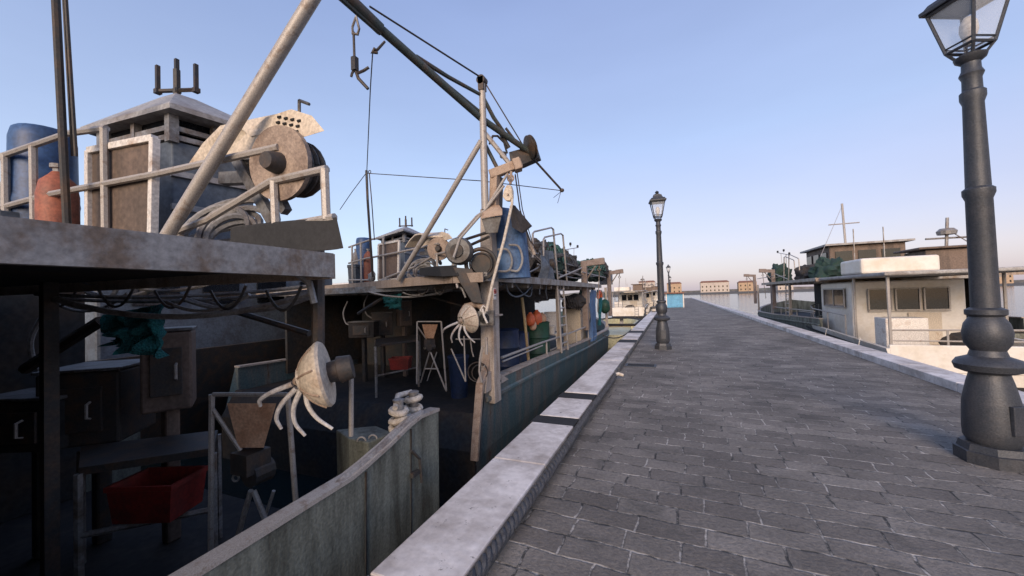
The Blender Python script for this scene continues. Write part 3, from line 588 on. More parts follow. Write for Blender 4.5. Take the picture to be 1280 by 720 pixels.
def deck_gear(G, s, boat, lab, near):
    dz = G(500, 352, de(500)).z
    if not near: dz = 1.84
    def P(px, py, o=0): return G(px, py, de(px)+o)
    def base(px, o): p = G(px, 350, de(px)+o); p.z = dz; return p
    # railing
    r = MB(); T_ = .017*s
    for pts in ([(436,309),(465,299),(480,297)], [(436,329),(458,323),(500,315),(548,304.5)], [(478,349),(520,333),(545,318),(567,313)], [(547,336),(570,332)], [(436,350),(464,350)]):
        r.tube([P(x,y,.06) for x,y in pts], T_, 7)
    for x, y0, y1 in ((440,307,354),(451,304,353),(479,297,352),(566,313,333),(546,318,337)):
        r.tube([P(x,y0,.05), P(x+.8,y1,.05)], T_*1.05, 7)
    if not near: r.tube([P(567,313,.05), P(566,333,.05), P(572,360,.05)], T_, 7)
    ra = r.build('railing', 'pipe', boat, smooth=True)
    r = MB(); r.blob(P(465,346,-.05), (.07*s,.06*s,.09*s), .4, 2, 2); r.tube(sag(P(466,352,-.06), P(484,352,-.06), .09*s), .012*s, 6); r.blob(P(482,351,-.05), (.09*s,.05*s,.04*s), .5, 3, 2, 4); r.build('lashing', 'hose', ra)
    # cabin
    def zt(px, py, d): return G(px, py, d).z
    def pl(px, d, z): p = G(px, 320, d); p.z = z; return p
    z1 = zt(505, 301, 7.2); z2 = zt(505, 291, 7.2)
    C4 = [(479,7.9),(506,7.25),(538,8.4),(508,9.3)]
    cb = MB(); cb.loft([[pl(px,d,dz) for px,d in C4], [pl(px,d,z1) for px,d in C4]]); ca = cb.build('cabin', 'slate', boat, bevel=.01)
    cb = MB(); q = [pl(px,d,0) for px,d in C4]; cc = sum(q, Vector())/4
    for i in range(4):
        cb.bar(Vector((q[i].x,q[i].y,z1-.02)), Vector((q[i].x,q[i].y,z2+.03)), .05*s, .05*s, (0,1,0))
        m_ = (q[i]+q[(i+1)%4])/2; cb.bar(Vector((m_.x,m_.y,z1-.02)), Vector((m_.x,m_.y,z2+.03)), .04*s, .04*s, (0,1,0))
    for zz in (z1+.02*s, (z1+z2)/2): 
        for i in range(4): a_, b_ = q[i], q[(i+1)%4]; cb.bar(Vector((a_.x,a_.y,zz)), Vector((b_.x,b_.y,zz)), .03*s, .03*s)
    cb.build('cabin_frame', 'steel', ca)
    w_ = MB(); w_.loft([[cc.xy.to_3d()*0 + (cc + (Vector((p.x,p.y,0))-Vector((cc.x,cc.y,0)))*.9 - Vector((0,0,cc.z)) + Vector((0,0,zz))) for p in q] for zz in (z1-.01, z2+.01)]); w_.build('window', 'win', ca)
    rf = MB(); zr = zt(505, 278.5, 7.6); qq = [Vector((cc.x,cc.y,0)) + (Vector((p.x,p.y,0))-Vector((cc.x,cc.y,0)))*1.30 for p in q]; tp = [Vector((cc.x,cc.y,0)) + (Vector((p.x,p.y,0))-Vector((cc.x,cc.y,0)))*.25 for p in q]
    rf.loft([[p+Vector((0,0,z2)) for p in qq], [p+Vector((0,0,z2+.03*s)) for p in qq], [p+Vector((0,0,zr)) for p in tp]]); ro = rf.build('roof', 'roof', ca)
    an = MB(); ab = Vector((cc.x,cc.y,zr)); H = .2*s; an.tube([ab-Vector((0,0,.03)), ab+Vector((0,0,H))], .022*s, 6)
    rx = Vector((R0.x,R0.y,0))
    for k in (-1, 0, 1):
        e_ = ab + rx*k*.13*s; an.tube([ab+Vector((0,0,H*.3)), e_+Vector((0,0,H*.3))], .014*s, 5); an.box(e_+Vector((0,0,H*.75+(0.04*s if k==0 else 0))), (.022*s,.022*s,.17*s)); an.box(e_+Vector((0,0,H*.28)), (.035*s,.035*s,.03*s))
    an.build('antenna', 'dark', ca)
    for px0, px1, o in ((508,516,.0),(520,527,.0),(529,535,.0)): pass
    cb = MB()
    for i_ in range(3): zz = dz+(z1-dz)*(.25+.25*i_); a_, b_ = q[1], q[2]; cb.bar(Vector((a_.x,a_.y,zz))+Vector((.005,-.012,0)), Vector((b_.x,b_.y,zz))+Vector((.005,-.012,0)), .03*s, .035*s)
    cb.build('cabin_batten', 'roof', ca)
    # framed panel leaning on the cabin
    hp = thing('framed_panel', lab['panel'], 'panel', base(486, .15))
    A_ = [P(473.5,306,.16), P(499,301,.16), P(498,349,.14), P(473.5,350,.14)]; pn = MB(); pn.prism([A_[0].lerp(A_[2],.02),A_[1].lerp(A_[3],.02),A_[2].lerp(A_[0],.02),A_[3].lerp(A_[1],.02)], (0,.03*s,0)); pn.build('board', 'cabin', hp)
    pn = MB()
    for a_, b_ in zip(A_, A_[1:]+A_[:1]): pn.bar(a_, b_, .035*s, .035*s)
    pn.build('frame', 'white', hp, bevel=.004)
    # blue tub, gas bottle, bottles behind the rail
    t = base(455.5, .75); b = MB(); ht = zt(455, 298, de(453)+.75)-dz; rr = .145*s; b.lathe(t, (0,0,1), [(0,rr*.85),(.02*s,rr*.9),(ht*.45,rr),(ht*.5,rr*1.05),(ht*.55,rr),(ht*.93,rr*.97),(ht*.985,rr*.9),(ht,rr*.8),(ht-.01*s,rr*.7)], 20); single(b, 'plastic_barrel', 'blue', lab['barrel'], 'barrel', smooth=True)
    t = base(461, .28); ht = zt(461, 311, de(461)+.28)-dz; rr = .085*s; gb = thing('gas_bottle', lab['gas'], 'gas bottle', t); b = MB(); b.lathe(t, (0,0,1), [(0,rr*.8),(.02*s,rr*.95),(.04*s,rr),(ht*.72,rr),(ht*.84,rr*.85),(ht*.9,rr*.45),(ht*.93,rr*.3)], 18); b.build('body', 'terra', gb, smooth=True)
    b = MB(); b.lathe(t+Vector((0,0,ht*.92)), (0,0,1), [(0,rr*.25),(ht*.04,rr*.25),(ht*.045,rr*.4),(ht*.08,rr*.4)], 10); b.build('valve', 'steel', gb)
    t = base(444, .3); b = MB(); ht = zt(444, 331, de(444)+.3)-dz; b.loft([[t+Vector((x*.10*s*k,y*.08*s*k,z)) for x,y in ((-1,-1),(1,-1),(1,1),(-1,1))] for z,k in ((0,.9),(ht*.85,1),(ht*.87,1.08),(ht,1.08))]); single(b, 'plastic_tub', 'slate', lab['tub'], 'tub', bevel=.01*s)
    t = base(446, .55); b = MB(); ht = zt(446, 311, de(446)+.55)-dz; b.lathe(t, (0,0,1), [(0,.09*s),(ht*.7,.10*s),(ht*.85,.07*s),(ht*.93,.03*s),(ht,.035*s)], 14); single(b, 'jerrycan', 'hose', lab['can'], 'canister', smooth=True)
    # coiled hoses
    b = MB(); c_ = base(526, .45); rg = random.Random(5)
    for k in range(9):
        r_ = (.13+.03*(k%4))*s; cz = .05*s+.028*s*(k//1); tl = rg.uniform(.35,.75)
        u_ = rx; v_ = (Vector((-rx.y, rx.x, 0))*(1-tl) + Vector((0,0,1))*tl).normalized()
        cc_ = c_ + rx*rg.uniform(-.05,.09)*s + Vector((0,0,max(.03*s, r_*abs(v_.z)+.02*s))); b.tube(circle(cc_, u_, v_, r_, 24), .016*s, 6)
    single(b, 'hose_coil', 'hose', lab['coil'], 'hose', smooth=True)
    # winch
    ax = (G(561,312,5.6)-G(548,311,5.06)); ax.z *= .3; ax.normalize()
    w0 = P(548.5,311,.12); fr = .165*s
    wm = MB(); wm.lathe(w0, ax, [(.02*s,.09*s),(.30*s,.09*s)] if not near else [(.02*s,.09*s),(.16*s,.09*s)], 20); wi = wm.build('winch', 'motor', boat, smooth=True)
    f_ = MB(); f_.lathe(w0, ax, [(-.012*s,fr*.96),(-.012*s,fr),(.012*s,fr),(.012*s,fr*.96)], 32); f_.build('drum_flange', 'drum', wi, smooth=True)
    f_ = MB(); f_.lathe(w0+ax*-.075*s, ax, [(0,.02*s),(0,.035*s),(.03*s,.045*s),(.065*s,.05*s)], 12); f_.build('hub', 'dark', wi, smooth=True)
    f_ = MB()
    for k in range(7): f_.tube(circle(w0+ax*(.035+.018*k)*s, *frame_of(ax), (.11+.012*(k%2))*s, 20), .012*s, 5)
    f_.build('wound_cable', 'dark', wi)
    if not near:
        f_ = MB(); f_.lathe(P(574,314,.15), ax, [(-.09,.12),(-.09,.16),(-.02,.185),(.05,.185),(.10,.17),(.18,.14)], 28); f_.build('motor_housing', 'motor', wi, smooth=True)
        f_ = MB(); f_.lathe(P(571,313.5,.02), ax, [(-.03,.06),(-.03,.085),(.02,.095)], 20); f_.build('motor_cap', 'dark', wi, smooth=True)
        f_ = MB(); f_.tube(circle(D(601,330,5.15), *frame_of(ax), .20, 30), .028, 8); f_.tube(circle(D(601,330,5.15), *frame_of(ax), .15, 30), .012, 8); f_.lathe(D(602,330,5.2), ax, [(-.03,.13),(.05,.16)], 24); f_.build('brake_ring', 'dark', wi, smooth=True)
        f_ = MB(); f_.loft([[D(566,334,5.0), D(590,336,5.0), D(590,336,5.3), D(566,334,5.3)], [D(574,352,4.98), D(598,356,4.98), D(598,356,5.2), D(574,352,5.2)], [D(590,378,4.97), D(604,380,4.97), D(604,380,5.1), D(590,378,5.1)]]); f_.build('winch_pedestal', 'dark', wi, bevel=.008)
    # perforated cream cowl over the drum
    cw = MB(); prof = [(532,307,.55),(538,299,.5),(546,291.5,.42),(554,290,.35),(560,294,.28)]
    A_ = [P(x,y,o) for x,y,o in prof]; bk = Vector((-ax.y, ax.x, 0)).normalized()*.34*s
    if bk.dot(FW) < 0: bk = -bk
    cw.loft([[a_, a_+bk, a_+bk+Vector((0,0,-.02*s)), a_+Vector((0,0,-.02*s))] for a_ in A_]); co = cw.build('cowl', 'cream', wi)
    cw = MB(); cw.prism([P(528,309,.30), P(535,300,.27), P(544,292.5,.24), P(553,289.5,.22), P(561,292,.22), P(566,298,.22), P(556,301,.22), P(548,303,.24), P(541,309,.28)], bk*.05)
    nf = len(cw.bm.faces)
    for i_ in range(4):
        for j_ in range(4): c_ = P(548+i_*2.6-j_*.5, 292.6+j_*2.1+i_*.5, .210); cw.lathe(c_, -bk, [(-.006*s,.006*s),(.012*s,.006*s)], 6)
    cs_ = cw.build('cowl_side', 'cream', wi); cs_.data.materials.append(M['rub'])
    for i_, p_ in enumerate(cs_.data.polygons):
        if i_ >= nf: p_.material_index = 1
    fr_ = MB()
    fr_.bar(P(531,308,.4), P(546,334,.3), .035*s, .05*s); fr_.bar(P(541,309,.5), P(551,330,.4), .035*s, .04*s); fr_.tube([P(533,311,.5), P(550,307,.5)], .03*s, 8); fr_.bar(P(526,317,.7), P(548,316,.7), .05*s, .06*s); fr_.tube([P(556,286,.6), P(556,292,.6)], .008*s, 5); fr_.tube([P(556,286,.6), P(560,287.5,.6)], .008*s, 5)
    fr_.build('winch_frame', 'motor', wi)
    hb = MB(); q4 = [P(544.5,334,.03), P(571,331.5,.03), P(574,345,.03), P(544.5,344,.03)]; hb.prism(q4, bk*.7); hb.build('tank', 'rub', boat, bevel=.008*s)

def under_gear(G, s, boat, lab, near, floor):
    def fl(px, d): p = G(px, 420, d); p.z = floor; return p
    # hopper frame
    d0 = 6.0
    hp = thing('hopper_stand', lab['hopper'], 'hopper', fl(537, d0)); b = MB(); T_ = .013*s
    for a_, f_ in (((521.5,402),(521,480)), ((551.5,402),(558,489))): b.tube([G(*a_,d0-.1), G(*f_,d0-.1)], T_, 7)
    b.tube([G(522,402,d0-.1), G(551.5,402,d0-.1)], T_*.8, 6)
    b.tube([G(538,440,d0), G(557,487,d0-.1)], T_, 7); b.tube([G(537,440,d0), G(526,478,d0+.3)], T_, 7); b.tube([G(522,408,d0-.1), G(533,424,d0)], T_*.8, 6); b.tube([G(531,461,d0), G(548,461,d0)], T_*.8, 6); b.tube([G(546,440,d0+.4), G(534,476,d0+.4)], T_*.7, 6)
    b.build('stand', 'pipe', hp, smooth=True)
    b = MB(); b.loft([[G(527.5,405.5,d0-.1), G(547,405.5,d0-.1), G(547,405.5,d0+.25), G(527.5,405.5,d0+.25)], [G(532,423,d0-.02), G(542,423,d0-.02), G(542,423,d0+.1), G(532,423,d0+.1)]]); b.build('hopper', 'peach', hp)
    b = MB(); b.box(G(537,428,d0), (.12*s,.12*s,.1*s)); b.lathe(G(536,434,d0-.06*s), (0,1,0), [(0,.06*s),(.1*s,.06*s)], 12); b.build('gearbox', 'dark', hp)
    b = MB(); b.tube(circle(G(531,435,d0-.1), RT, UP, .016*s, 10), .005*s, 5); b.build('ring', 'steel', hp)
    # second leaning stand with a blue bin
    if not near:
        b = MB(); b.tube([D(564,436,5.7), D(582,477,5.55)], .012, 6); b.tube([D(580,420,5.7), D(582,477,5.55)], .012, 6); b.tube([D(570,424,5.9), D(600,424,5.7)], .012, 6); b.tube([D(588,424,5.7), D(590,440,5.7), D(592,446,5.7)], .01, 6); b.build('prop_stand', 'pipe', boat)
        p = fl(572, 6.2); b = MB(); b.lathe(p, (0,0,1), [(0,.13),(.6,.16),(.62,.175),(.66,.175)], 18); single(b, 'plastic_bin', 'bluedk', 'dark blue plastic bin under the deck, behind the propped steel stand', 'bin', smooth=True)
        b = MB(); b.tube(circle(D(597,465,5.1), RT, UP, .13, 24), .008, 5); b.tube(circle(D(600,466,5.2), RT, UP, .11, 24), .008, 5); single(b, 'wire_hoop', 'dark', 'dark wire hoops hanging at the foot of the stern column', 'hoop')
    # work table and crate
    tb = thing('work_table', lab['table'], 'table', fl(500, 6.9)); b = MB(); T_ = .02*s
    q = [G(469,431,6.3), G(522,419,7.0), G(524,419,8.0), G(470,431,7.3)]; zt_ = q[0].z
    q = [Vector((p.x,p.y,zt_)) for p in q]; b.prism(q, (0,0,-.04*s)); b.build('table_top', 'dark', tb)
    for p in q:
        b = MB(); b.tube([Vector((p.x,p.y,zt_-.03*s)), Vector((p.x,p.y,floor))], T_, 6); b.build('leg', 'steel', tb)
    b = MB(); b.tube([Vector((q[0].x,q[0].y,floor+.35*s)), Vector((q[1].x,q[1].y,floor+.35*s))], T_*.8, 6); b.build('stretcher', 'steel', tb)
    c_ = G(501,452,6.8); b = MB(); w_, h_ = .17*s, .09*s; u_ = Vector((R0.x,R0.y,0)); v_ = Vector((-R0.y,R0.x,0))
    zf = floor+.37*s
    b.loft([[Vector((c_.x,c_.y,zf)) + u_*x*k*w_ + v_*y*k*w_*.7 + Vector((0,0,z)) for x,y in ((-1,-1),(1,-1),(1,1),(-1,1))] for z,k in ((0,.9),(.17*s,1),(.175*s,1.06),(.2*s,1.06),(.2*s,.96),(.02*s,.85))]); single(b, 'fish_crate', 'red', lab['crate'], 'crate')
    # teal netting hung under the deck
    b = MB(); b.sheet(G(478,371,6.4), G(503,366,6.2), G(500,388,6.2), G(481,381,6.4), nu=34, nv=26, amp=.16*s, fr=5, th=.015*s); single(b, 'hanging_net', 'teal', lab['net'], 'net', smooth=True)
    # pipes and cables under the upper deck
    b = MB(); rg = random.Random(9)
    for k in range(9):
        x0, x1 = sorted((rg.uniform(445,575), rg.uniform(445,575))); yy = rg.uniform(359,368); d_ = de((x0+x1)/2)+rg.uniform(.05,1.2)
        if x1-x0 < 25: x1 = min(576, x0+30)
        b.tube(sag(G(x0,yy,d_), G(x1,yy-3,d_-.2), rg.uniform(.03,.16)*s), rg.uniform(.008,.016)*s, 6)
    b.tube([G(553,350,5.3), G(568,352,5.2), G(578,362,5.1), G(582,372,5.1)] if not near else [G(540,350,5.3), G(552,352,5.2), G(560,358,5.2), G(562,366,5.2)], .014*s, 6)
    b.build('hanging_cable', 'hose', boat, smooth=True)
    for k in range(5): b = MB(); x0 = 455+k*22; b.tube(sag(G(x0,361,de(x0)+.1), G(x0+14,359,de(x0)), .1*s), .007*s, 5); b.build('loop_cord', 'dark', boat)
    b = MB(); b.tube([G(448,392,6.9), G(470,378,6.6), G(478,373,6.6)], .03*s, 7); b.build('pipe_run', 'dark', boat, smooth=True)
    b = MB(); b.tube([G(520,366,6.8), G(576,382,6.2)] if not near else [G(520,366,6.8), G(560,378,6.2)], .016*s, 6); b.build('pipe_run', 'dark', boat, smooth=True)
    # rack of clutter at the back
    for k, (px, py, d_, sz, m_) in enumerate(((455,412,7.6,(.5,.3,.3),'inner'),(478,405,8,(.4,.4,.45),'dark'),(505,392,8,(.25,.25,.5),'cabin'))):
        b = MB(); c_ = G(px, py, d_); b.box(c_, [v*s for v in sz], .4+k*.3); b.bar(c_+Vector((0,0,-sz[2]*s/2)), Vector((c_.x,c_.y,floor)), .08*s, .08*s, (0,1,0)); mbx = single(b, 'machinery_box', m_, lab['box'][k], 'machine box', bevel=.015*s)
        ang = .4+k*.3; rm = Matrix.Rotation(ang, 3, 'Z'); b = MB(); b.box(c_+Vector((0,0,sz[2]*s/2+.012*s)), (sz[0]*s*1.05, sz[1]*s*1.05, .02*s), ang); b.build('lid', 'motor', mbx, bevel=.005*s)
        fr = rm @ Vector((0,-sz[1]*s/2-.012*s,0)); sd_ = rm @ Vector((1,0,0)); b = MB(); b.box(c_+fr, (sz[0]*s*.62, .014*s, sz[2]*s*.6), ang); b.build('hatch', 'dark', mbx, bevel=.004*s)
        b = MB(); h0 = c_+fr*1.12+sd_*sz[0]*s*.2; b.tube([h0+Vector((0,0,-.05*s)), h0+fr.normalized()*.03*s+Vector((0,0,-.04*s)), h0+fr.normalized()*.03*s+Vector((0,0,.04*s)), h0+Vector((0,0,.05*s))], .007*s, 6); b.build('handle', 'pipe', mbx)
        b = MB(); h1 = c_-sd_*sz[0]*s*.52; b.tube(spl([h1+Vector((0,0,sz[2]*s*.3)), h1-sd_*.1*s+Vector((0,0,sz[2]*s*.5)), h1-sd_*.14*s+Vector((0,0,sz[2]*s*.5+.2*s)), h1-sd_*.05*s+Vector((0,0,sz[2]*s*.5+.42*s))]), .014*s, 7); b.build('hose', 'hose', mbx, smooth=True)

def pot_hauler(G, s, boat, cx, cy, d, m1='cream'):
    c_ = G(cx, cy, d); ax = (G(cx-15, cy+4, d-.13)-c_).normalized(); u_, v_ = frame_of(ax); r = .185*s
    b = MB(); b.lathe(c_, ax, [(-.06*s,r*.3),(-.05*s,r*1.0),(-.035*s,r*1.05),(-.02*s,r*1.03),(-.005*s,r*.97),(.02*s,r*.88),(.045*s,r*.75),(.065*s,r*.61),(.08*s,r*.48),(.086*s,r*.40),(.10*s,r*.385),(.10*s,r*.1)], 32); h = b.build('net_hauler', m1, boat, smooth=True)
    b = MB()
    for k in range(8): a_ = k*math.pi/4+.3; e = u_*math.cos(a_)+v_*math.sin(a_); b.tube([c_+ax*.09*s+e*r*.4, c_+ax*.067*s+e*r*.62, c_+ax*.046*s+e*r*.76, c_+ax*.021*s+e*r*.89, c_-ax*.016*s+e*r*1.035], .006*s, 5)
    b.build('hauler_rib', 'rust', h)
    b = MB(); b.lathe(c_+ax*.098*s, ax, [(0,.03*s),(.02*s,.028*s),(.035*s,.012*s)], 10); b.build('hub', 'rust', h, smooth=True)
    for k, ang in enumerate((205, 240, 268, 300)):
        e = RT*math.cos(R(ang)) + UP*math.sin(R(ang)); b = MB(); b.tube(spl([c_+ax*.09*s+e*r*.3, c_+ax*.125*s+e*r*.8, c_+ax*.115*s+e*r*1.25+UP*-.01*s, c_+ax*.06*s+e*r*1.6+UP*-.035*s], 5), .016*s, 8, .009*s); b.build('finger', 'white', h, smooth=True)
    b = MB()
    for k in range(6): e = u_*math.cos(k*1.047)+v_*math.sin(k*1.047); b.tube([c_+ax*.098*s+e*r*.27, c_+ax*.108*s+e*r*.27], .009*s, 6)
    b.tube(circle(c_+ax*.1*s, u_, v_, r*.27, 24), .003*s, 4); b.build('bolt_ring', 'dark', h)
    b = MB(); b.lathe(c_-ax*.05*s, -ax, [(0,.06*s),(.06*s,.065*s),(.065*s,.08*s),(.14*s,.07*s)], 14); b.build('hauler_motor', 'dark', h, smooth=True)

deck_gear(gmain, 1.0, main, dict(panel='brown board in a white frame leaning on the blue trawler cabin', barrel='blue plastic barrel on the upper deck behind the railing of the blue trawler', gas='terracotta gas bottle standing by the stay pole of the blue trawler', tub='slate coloured plastic tub by the railing end of the blue trawler', can='grey canister beside the gas bottle on the blue trawler', coil='grey hose coil piled beside the winch of the blue trawler'), False)
under_gear(gmain, 1.0, main, dict(hopper='steel stand with a peach coloured hopper under the blue trawler deck', table='dark steel work table under the deck of the blue trawler', crate='red fish crate on the low shelf under the blue trawler deck', net='teal netting hung under the blue trawler deck', box=('low dark machine box at the left under the blue trawler deck', 'tall dark machine box under the blue trawler deck, beside the teal netting', 'brown upright machine box under the blue trawler deck')), False, -.03)
pot_hauler(gmain, 1.0, main, 584, 399, 5.05, 'cream')
# extras by the column and right of it
b = MB(); b.tube([D(582,384,5.2), D(598,380,5.1), D(606,386,5.0)], .05, 10); b.build('hauler_arm', 'rust', main, smooth=True)
b = MB(); b.tube([D(603,386,4.9), D(605,395,4.88), D(609,404,4.88)], .014, 6); b.tube([D(600,388,4.9), D(604,382,4.9), D(608,385,4.9), D(606,392,4.9), D(600,388,4.9)], .009, 6); b.build('hook_cluster', 'white', main)
b = MB(); b.tube([D(603,432,4.95), D(600,448,4.95), D(599,464,4.95), D(602,478,4.95)], .014, 6); b.tube([D(608,422,4.92), D(608,443,4.92)], .02, 6); b.tube([D(602,462,4.95),D(606,457,4.95)], .01, 6); b.build('hydraulic_pipe', 'pipe', main, smooth=True)
for a_ in ([(636,306),(648,308),(653,324),(648,338),(638,338)], [(622,312),(634,312),(640,325),(636,338),(622,339)]):
    b = MB(); b.tube(spl([D(x,y,5.3) for x,y in a_]), .016, 8); b.build('hose_loop', 'hose', main, smooth=True)
b = MB(); q = [X(x,y,HL-.05) for x,y in ((636,344),(633,355),(636,366),(645,371),(656,367),(664,358))]; b.tube(spl(q), .014, 6); q = [X(x,y,HL-.08) for x,y in ((636,346),(646,358),(655,368),(663,370),(665,358),(664,354))]; b.tube(spl(q), .012, 6); b.tube([X(x,y,HL-.1) for x,y in ((622,346),(626,356),(640,350))], .012, 6)
b.tube([X(674,352,HL-.05), X(674.5,368,HL-.05)], .016, 6); b.tube([X(683,355,HL-.05), X(682,364,HL-.05), X(684,374,HL-.05)], .012, 6)
single(b, 'hanging_hose', 'slate', 'grey blue hoses looped under the side beam of the blue trawler', 'hose', smooth=True)

# things under the side of the blue trawler, right of the column
def on_deck(px, inset, y_px=420): p = X(px, y_px, HL-inset); p.z = -.03; return p
def barrel(px, inset, h, r, m, label, grp='barrels along the trawler side'):
    t = on_deck(px, inset); b = MB(); b.lathe(t, (0,0,1), [(0,r*.93),(.02,r*.97),(h*.3,r*.97),(h*.32,r*1.03),(h*.36,r*.97),(h*.64,r*.97),(h*.66,r*1.03),(h*.7,r*.97),(h*.96,r*.97),(h*.985,r*1.02),(h,r*.9),(h-.015,r*.3)], 22); single(b, 'plastic_barrel', m, label, 'barrel', grp, smooth=True)
barrel(633, .55, .98, .24, 'bluedk', 'dark blue plastic barrel just right of the stern column'); barrel(647, .5, .88, .23, 'bluedk', 'dark blue plastic barrel left of the yellow pole'); barrel(671, .5, 1.0, .3, 'green', 'dark green plastic barrel under the orange floats')
single(MB().tube([X(652.5,372,HL-.2), X(656,400,HL-.18), X(662,464,HL-.14)], .028, 8), 'wooden_pole', 'wood', 'yellowed wooden pole standing against the trawler side beam', 'pole', smooth=True)
for i, (px, py, r, m, lb) in enumerate(((663,399,.10,'orange','orange float at the left on the green barrel'),(671,397,.12,'orange','large orange float in the middle of the green barrel'),(678,398,.095,'peach','faded peach float at the right on the green barrel'),(666,406,.08,'peach','small peach float in front on the green barrel'),(675,407,.085,'orange','small orange float in front on the green barrel'))):
    c_ = X(px, py, HL-.42); b = MB(); b.lathe(c_-Vector((0,0,r*1.5)), (0,0,1), [(0,r*.3),(r*.3,r*.75),(r*.9,r),(r*1.8,r),(r*2.4,r*.7),(r*2.7,r*.35),(r*2.95,r*.32)], 16); single(b, 'net_float', m, lb, 'float', 'net floats on the green barrel', smooth=True)
# white plastic chair by the rail
t = on_deck(690, .45); ch = thing('plastic_chair', 'white plastic chair standing behind the side rail of the blue trawler', 'chair', t); sz = .62
b = MB(); b.box(t+Vector((0,0,sz)), (.42,.40,.035), .3); b.build('seat', 'white', ch, bevel=.01)
b = MB(); b.box(t+Vector((-.05,.2,sz+.30)), (.38,.03,.5), .3); b.build('backrest', 'white', ch, bevel=.01)
for x, y in ((-1,-1),(1,-1),(1,1),(-1,1)):
    b = MB(); b.bar(t+Vector((x*.17,y*.16,sz-.01)), t+Vector((x*.2,y*.19,0)), .04, .04, (0,1,0)); b.build('leg', 'white', ch)
for x in (-1, 1):
    b = MB(); b.tube([t+Vector((x*.21,-.18,sz)), t+Vector((x*.22,-.18,sz+.2)), t+Vector((x*.22,.18,sz+.22))], .02, 6); b.build('armrest', 'white', ch)
t = X(689, 418, HL-.4); b = MB(); b.lathe(t-Vector((0,0,.0)), (0,0,1), [(0,.09),(.16,.10),(.17,.115),(.20,.115),(.205,.05)], 16); o = single(b, 'white_tub', 'white', 'small white lidded tub on the plastic chair', 'tub', smooth=True); o.location.z = -.03+.64
# cabinet, bundle, tarps further along
t = on_deck(719, .5); b = MB(); b.box(t+Vector((0,0,.72)), (.55,.8,1.44)); cbn = thing('storage_cabinet', 'beige storage cabinet beyond the ladder on the blue trawler', 'cabinet', t); b.build('body', 'cream', cbn, bevel=.015)
b = MB()
for zz in (.5, .95): b.box(t+Vector((.29,0,zz)), (.03,.7,.06))
b.box(t+Vector((.285,0,1.2)), (.015,.62,.32)); b.build('shelf', 'pipe', cbn)
b = MB(); b.blob(X(718,377,HL-.35), (.35,.55,.22), .35, 2.2, 3, 3); 
for k in range(6): b.tube(sag(X(706+k*3,372,HL-.05), X(712+k*3,384+k,HL-.05), .06), .012, 5)
single(b, 'net_bundle', 'netb', 'dark brown bundled net slung under the side beam near the ladder', 'net', smooth=True)
b = MB(); b.sheet(X(664,350,HL-.5), X(696,354,HL-.5), X(697,372,HL-.5), X(665,379,HL-.5), nu=30, nv=16, amp=.2, fr=6, seed=12, th=.02); single(b, 'hanging_net', 'netb', 'dark brown netting added for the shade under the beam above the orange floats', 'net', smooth=True)  # added dark sheet standing for the shadow above the barrels
b = MB(); b.sheet(X(724,358,HL-.3), X(737,360,HL-.3), X(737,392,HL-.3), X(727,388,HL-.3), nu=24, nv=20, amp=.18, fr=6, seed=15, th=.02); single(b, 'hanging_net', 'netg', 'green netting hung in folds left of the blue tarpaulin', 'net', smooth=True)
b = MB(); b.sheet(X(739,362,HL-.02), X(745,363,HL-.02), X(744,424,HL-.02), X(737,427,HL-.02), amp=.12, fr=4, seed=3, th=.02); single(b, 'hanging_tarpaulin', 'tarpblue', 'blue tarpaulin hanging under the beam beside the gallows', 'tarpaulin', smooth=True)
b = MB(); b.sheet(X(747,362,HL-.1), X(752,363,HL-.1), X(751,405,HL-.1), X(748,407,HL-.1), amp=.1, fr=3, seed=8, th=.02); single(b, 'hanging_tarpaulin', 'teal', 'narrow teal tarpaulin hanging right of the blue one', 'tarpaulin', smooth=True)
b = MB(); b.blob(X(756,383,HL-.1), (.2,.2,.28), .1, 2, 3, 1); b.tube([X(756,374,HL-.1), X(756,366,HL-.1)], .015, 5); single(b, 'fender_buoy', 'green', 'dark green fender buoy hanging at the far end of the blue trawler', 'buoy', smooth=True)
b = MB(); c_ = X(750,375,HL+.02); b.tube(circle(c_, (0,1,0), (0,0,1), .3, 20, 20, 170), .05, 8); single(b, 'life_ring', 'orange', 'orange curved lifebuoy hung by the far gallows of the blue trawler', 'lifebuoy', smooth=True)
# lashed netting on the upper deck
rg = random.Random(21)
def heap(px, py, inset, rad, m, label, seed, strands=38):
    c_ = X(px, py, HL-inset); c_.z = max(c_.z, 1.84+rad[2]*.35); b = MB(); b.blob(c_, rad, .30, 4.2, 4, seed, flat=1.842); top = single(b, 'net_heap', m, label, 'fishing net', 'nets heaped on the upper deck', smooth=True); b = MB()
    for k in range(strands):
        a0 = rg.uniform(0, 6.28); q = []
        for i in range(9):
            t_ = i/8; an = a0 + t_*rg.uniform(1.2, 2.0); el = math.sin(t_*3.14)*rg.uniform(.9,1.1)
            q.append(c_ + Vector((math.cos(an)*rad[0]*1.06*math.cos(el*.9), math.sin(an)*rad[1]*1.06*math.cos(el*.9), -.1*rad[2] + math.sin(el)*rad[2]*1.08)))
        q = [Vector((p.x,p.y,max(p.z,1.86))) for p in q]; b.tube(q, rg.uniform(.007,.016), 5)
    b.build('strands', 'netrope' if m == 'netg' else 'roped', top, smooth=True)
heap(669, 327, .7, (.5,.7,.5), 'netb', 'dark net heap right beside the blue funnel cover', 1)
heap(684, 327, .5, (.42,.7,.46), 'netg', 'green net heap under the bent guard pipes', 2)
heap(698, 333, .6, (.5,.9,.40), 'netb', 'low dark net heap in front of the light mast', 3)
heap(712, 338, .7, (.5,.9,.34), 'netg', 'green net heap left of the tall gallows', 4)
heap(739, 338, .5, (.5,1.1,.42), 'netg', 'green net heap beneath the arm of the tall gallows', 5)
heap(750, 338, .3, (.3,.8,.4), 'netb', 'dark net heap between the two gallows', 6)
